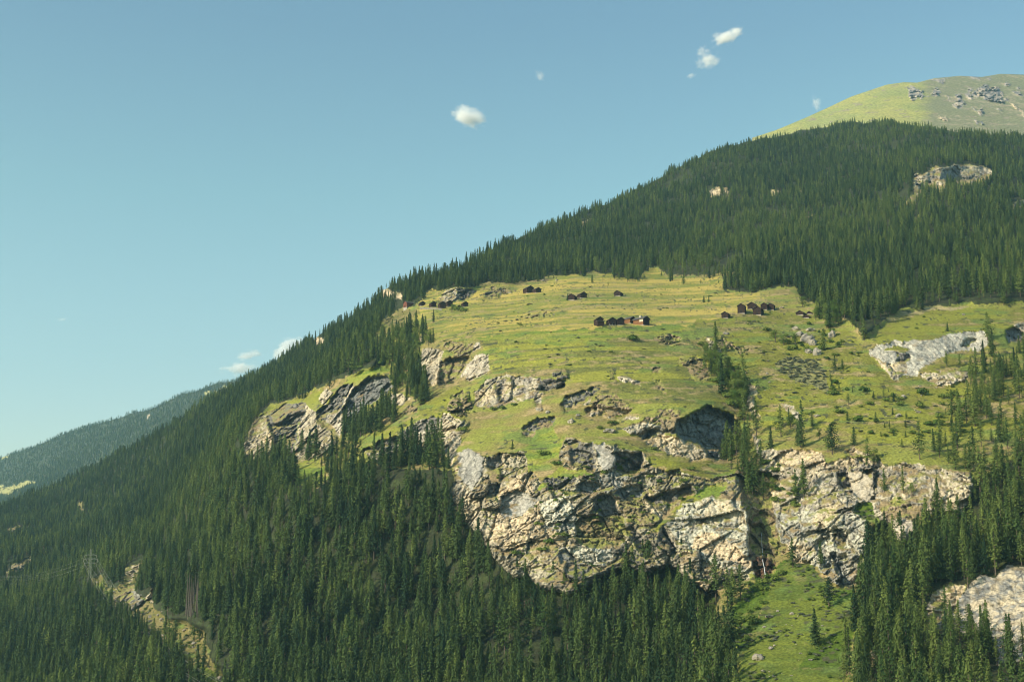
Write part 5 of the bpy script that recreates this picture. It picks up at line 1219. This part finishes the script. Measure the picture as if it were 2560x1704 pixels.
for k, (sg, ln, tz) in enumerate(ARM):
    a = pb + Vector((sg * ln, 0, PH * tz - 1.6))
    ex_, ey_ = zp('F', *ends_r[k]); b = along(ex_, ey_, 640 + 8 * k)
    c = along(*zp('F', -200, 705 + (k // 2) * 25 + (k % 2) * 12), 1350)
    for q, (en, wd, sag) in enumerate(((b, 'running down to the bottom edge', 12), (c, 'running away to the left', 9))):
        v, f = [], []; pts = []
        for s in range(25):
            t = s / 24; p = a.lerp(en, t); p.z -= sag * 4 * t * (1 - t); pts.append(p)
        for s in range(24): rod(v, f, pts[s], pts[s + 1], .022 if q == 0 else .016)
        o = bpy.data.objects.new('power_cable', mesh_from('power_cable_mesh', v, f, [M_WIRE])); COL.objects.link(o)
        tag(o, 'thin pale power cable ' + wd + ' from the pylon', 'cable', 'power cables ' + wd)

# ------------------------------------------------------------------ waterfall
m_w, t_w, b_w = new_mat('falling_water', .4); b_w.inputs['Base Color'].default_value = (.62, .66, .66, 1)
wpts = [(315, 1020), (325, 1050), (326, 1120), (328, 1190), (333, 1240), (345, 1300), (352, 1350)]
v, f = [], []; prev = None
for k, (x, y) in enumerate(wpts):
    px, py = zp('H', x, y); P, _ = ground(px, py); P = P * ((P.length - 2.5) / P.length); wd = .05 + .02 * k
    b = len(v); v += [P + Vector((-wd, 0, 0)), P + Vector((0, -wd, 0)), P + Vector((wd, 0, 0)), P + Vector((0, wd, 0))]
    if k:
        for s in range(4): s2 = (s + 1) % 4; f.append((b - 4 + s, b - 4 + s2, b + s2, b + s))
o = bpy.data.objects.new('waterfall', mesh_from('waterfall_mesh', v, f, [m_w])); COL.objects.link(o); tag(o, 'thin white waterfall dropping down the dark ravine', 'waterfall', kind='structure')

# ------------------------------------------------------------------ clouds
def cloud(px, py, w, h, rot, dens_, label, seed, D=11000.0):
    r = rays(np.array([px]), np.array([py]))[0]; c = Vector(r * D); s = D / F
    b = bmesh.new(); bmesh.ops.create_icosphere(b, subdivisions=3, radius=1.0)
    me = bpy.data.meshes.new('cloud_mesh'); b.to_mesh(me); b.free()
    o = bpy.data.objects.new('cloud', me); COL.objects.link(o); o.location = c
    o.scale = (w / 2 * s, w / 2 * s * .7, h / 2 * s); o.rotation_euler = (0, -math.radians(rot), 0)
    m = bpy.data.materials.new('cloud_vapour'); m.use_nodes = True; t = m.node_tree; t.nodes.clear()
    out = t.nodes.new('ShaderNodeOutputMaterial'); pv = t.nodes.new('ShaderNodeVolumePrincipled')
    pv.inputs['Color'].default_value = (1, 1, 1, 1); pv.inputs['Anisotropy'].default_value = -.1
    tc = t.nodes.new('ShaderNodeTexCoord'); ln = t.nodes.new('ShaderNodeVectorMath'); ln.operation = 'LENGTH'
    n = t.nodes.new('ShaderNodeTexNoise'); n.noise_dimensions = '4D'; n.inputs['W'].default_value = seed * 3.1; n.inputs['Scale'].default_value = 1.5; n.inputs['Detail'].default_value = 7; n.inputs['Roughness'].default_value = .66
    a = t.nodes.new('ShaderNodeMath'); a.operation = 'MULTIPLY_ADD'; a.inputs[1].default_value = 2.9; a.inputs[2].default_value = -.82
    sb = t.nodes.new('ShaderNodeMath'); sb.operation = 'SUBTRACT'; mu = t.nodes.new('ShaderNodeMath'); mu.operation = 'MULTIPLY'; mu.inputs[1].default_value = dens_; mu.use_clamp = False
    cl = t.nodes.new('ShaderNodeClamp')
    l = t.links.new; l(tc.outputs['Object'], n.inputs['Vector']); l(tc.outputs['Object'], ln.inputs[0]); l(n.outputs['Fac'], a.inputs[0]); l(a.outputs[0], sb.inputs[0]); l(ln.outputs['Value'], sb.inputs[1])
    l(sb.outputs[0], cl.inputs['Value']); l(cl.outputs[0], mu.inputs[0]); l(mu.outputs[0], pv.inputs['Density']); l(pv.outputs[0], out.inputs['Volume'])
    me.materials.append(m); tag(o, label, 'cloud'); return o
cloud(1172, 292, 116, 70, -14, .045, 'largest white puff of cloud, alone in the middle of the sky', 5)
cloud(1816, 92, 112, 56, 30, .055, 'slanting white cloud, the upper of the close pair', 2)
cloud(1768, 148, 76, 84, 10, .04, 'white cloud with a trailing veil, the lower of the close pair', 3)
cloud(1727, 190, 34, 18, 10, .03, 'faint wisp left below the cloud pair', 4)
cloud(1350, 190, 30, 44, 20, .02, 'faint upright wisp between the big puff and the cloud pair', 5)
cloud(2042, 258, 34, 56, 10, .03, 'pale tapering wisp just left of the alpine summit', 6)
cloud(722, 874, 110, 70, 35, .08, 'bright cloud rising behind the wooded ridge on the left', 7)
cloud(600, 922, 110, 50, 5, .06, 'soft low cloud touching the far ridge', 8)
cloud(622, 888, 90, 30, 8, .05, 'thin cloud streak above the far ridge', 9)
cloud(155, 798, 36, 12, 5, .02, 'tiny faint wisp in the left of the sky', 10)

# ------------------------------------------------------------------ haze
b = bmesh.new(); bmesh.ops.create_cube(b, size=1.0); me = bpy.data.meshes.new('haze'); b.to_mesh(me); b.free()
hz = bpy.data.objects.new('haze', me); COL.objects.link(hz); hz.scale = (52000, 9400 + 25200, 0); top = max(float(P_D[..., 2].max()), float(P_R[..., 2].max())) + 40
hz.scale = (52000, 34000, top + 153.0 + 1); hz.location = (0, 9300 - 17000, (top - 154.0) / 2)
m = bpy.data.materials.new('haze_air'); m.use_nodes = True; t = m.node_tree; t.nodes.clear()
out = t.nodes.new('ShaderNodeOutputMaterial'); pv = t.nodes.new('ShaderNodeVolumePrincipled'); pv.inputs['Density'].default_value = HAZE_DENSITY
pv.inputs['Color'].default_value = (.45, .78, .95, 1); pv.inputs['Anisotropy'].default_value = .3
t.links.new(pv.outputs[0], out.inputs['Volume']); me.materials.append(m); hz.display_type = 'WIRE'; tag(hz, 'pale blue air haze over the valley', 'haze', kind='stuff')
print('DONE', len(bpy.data.objects))
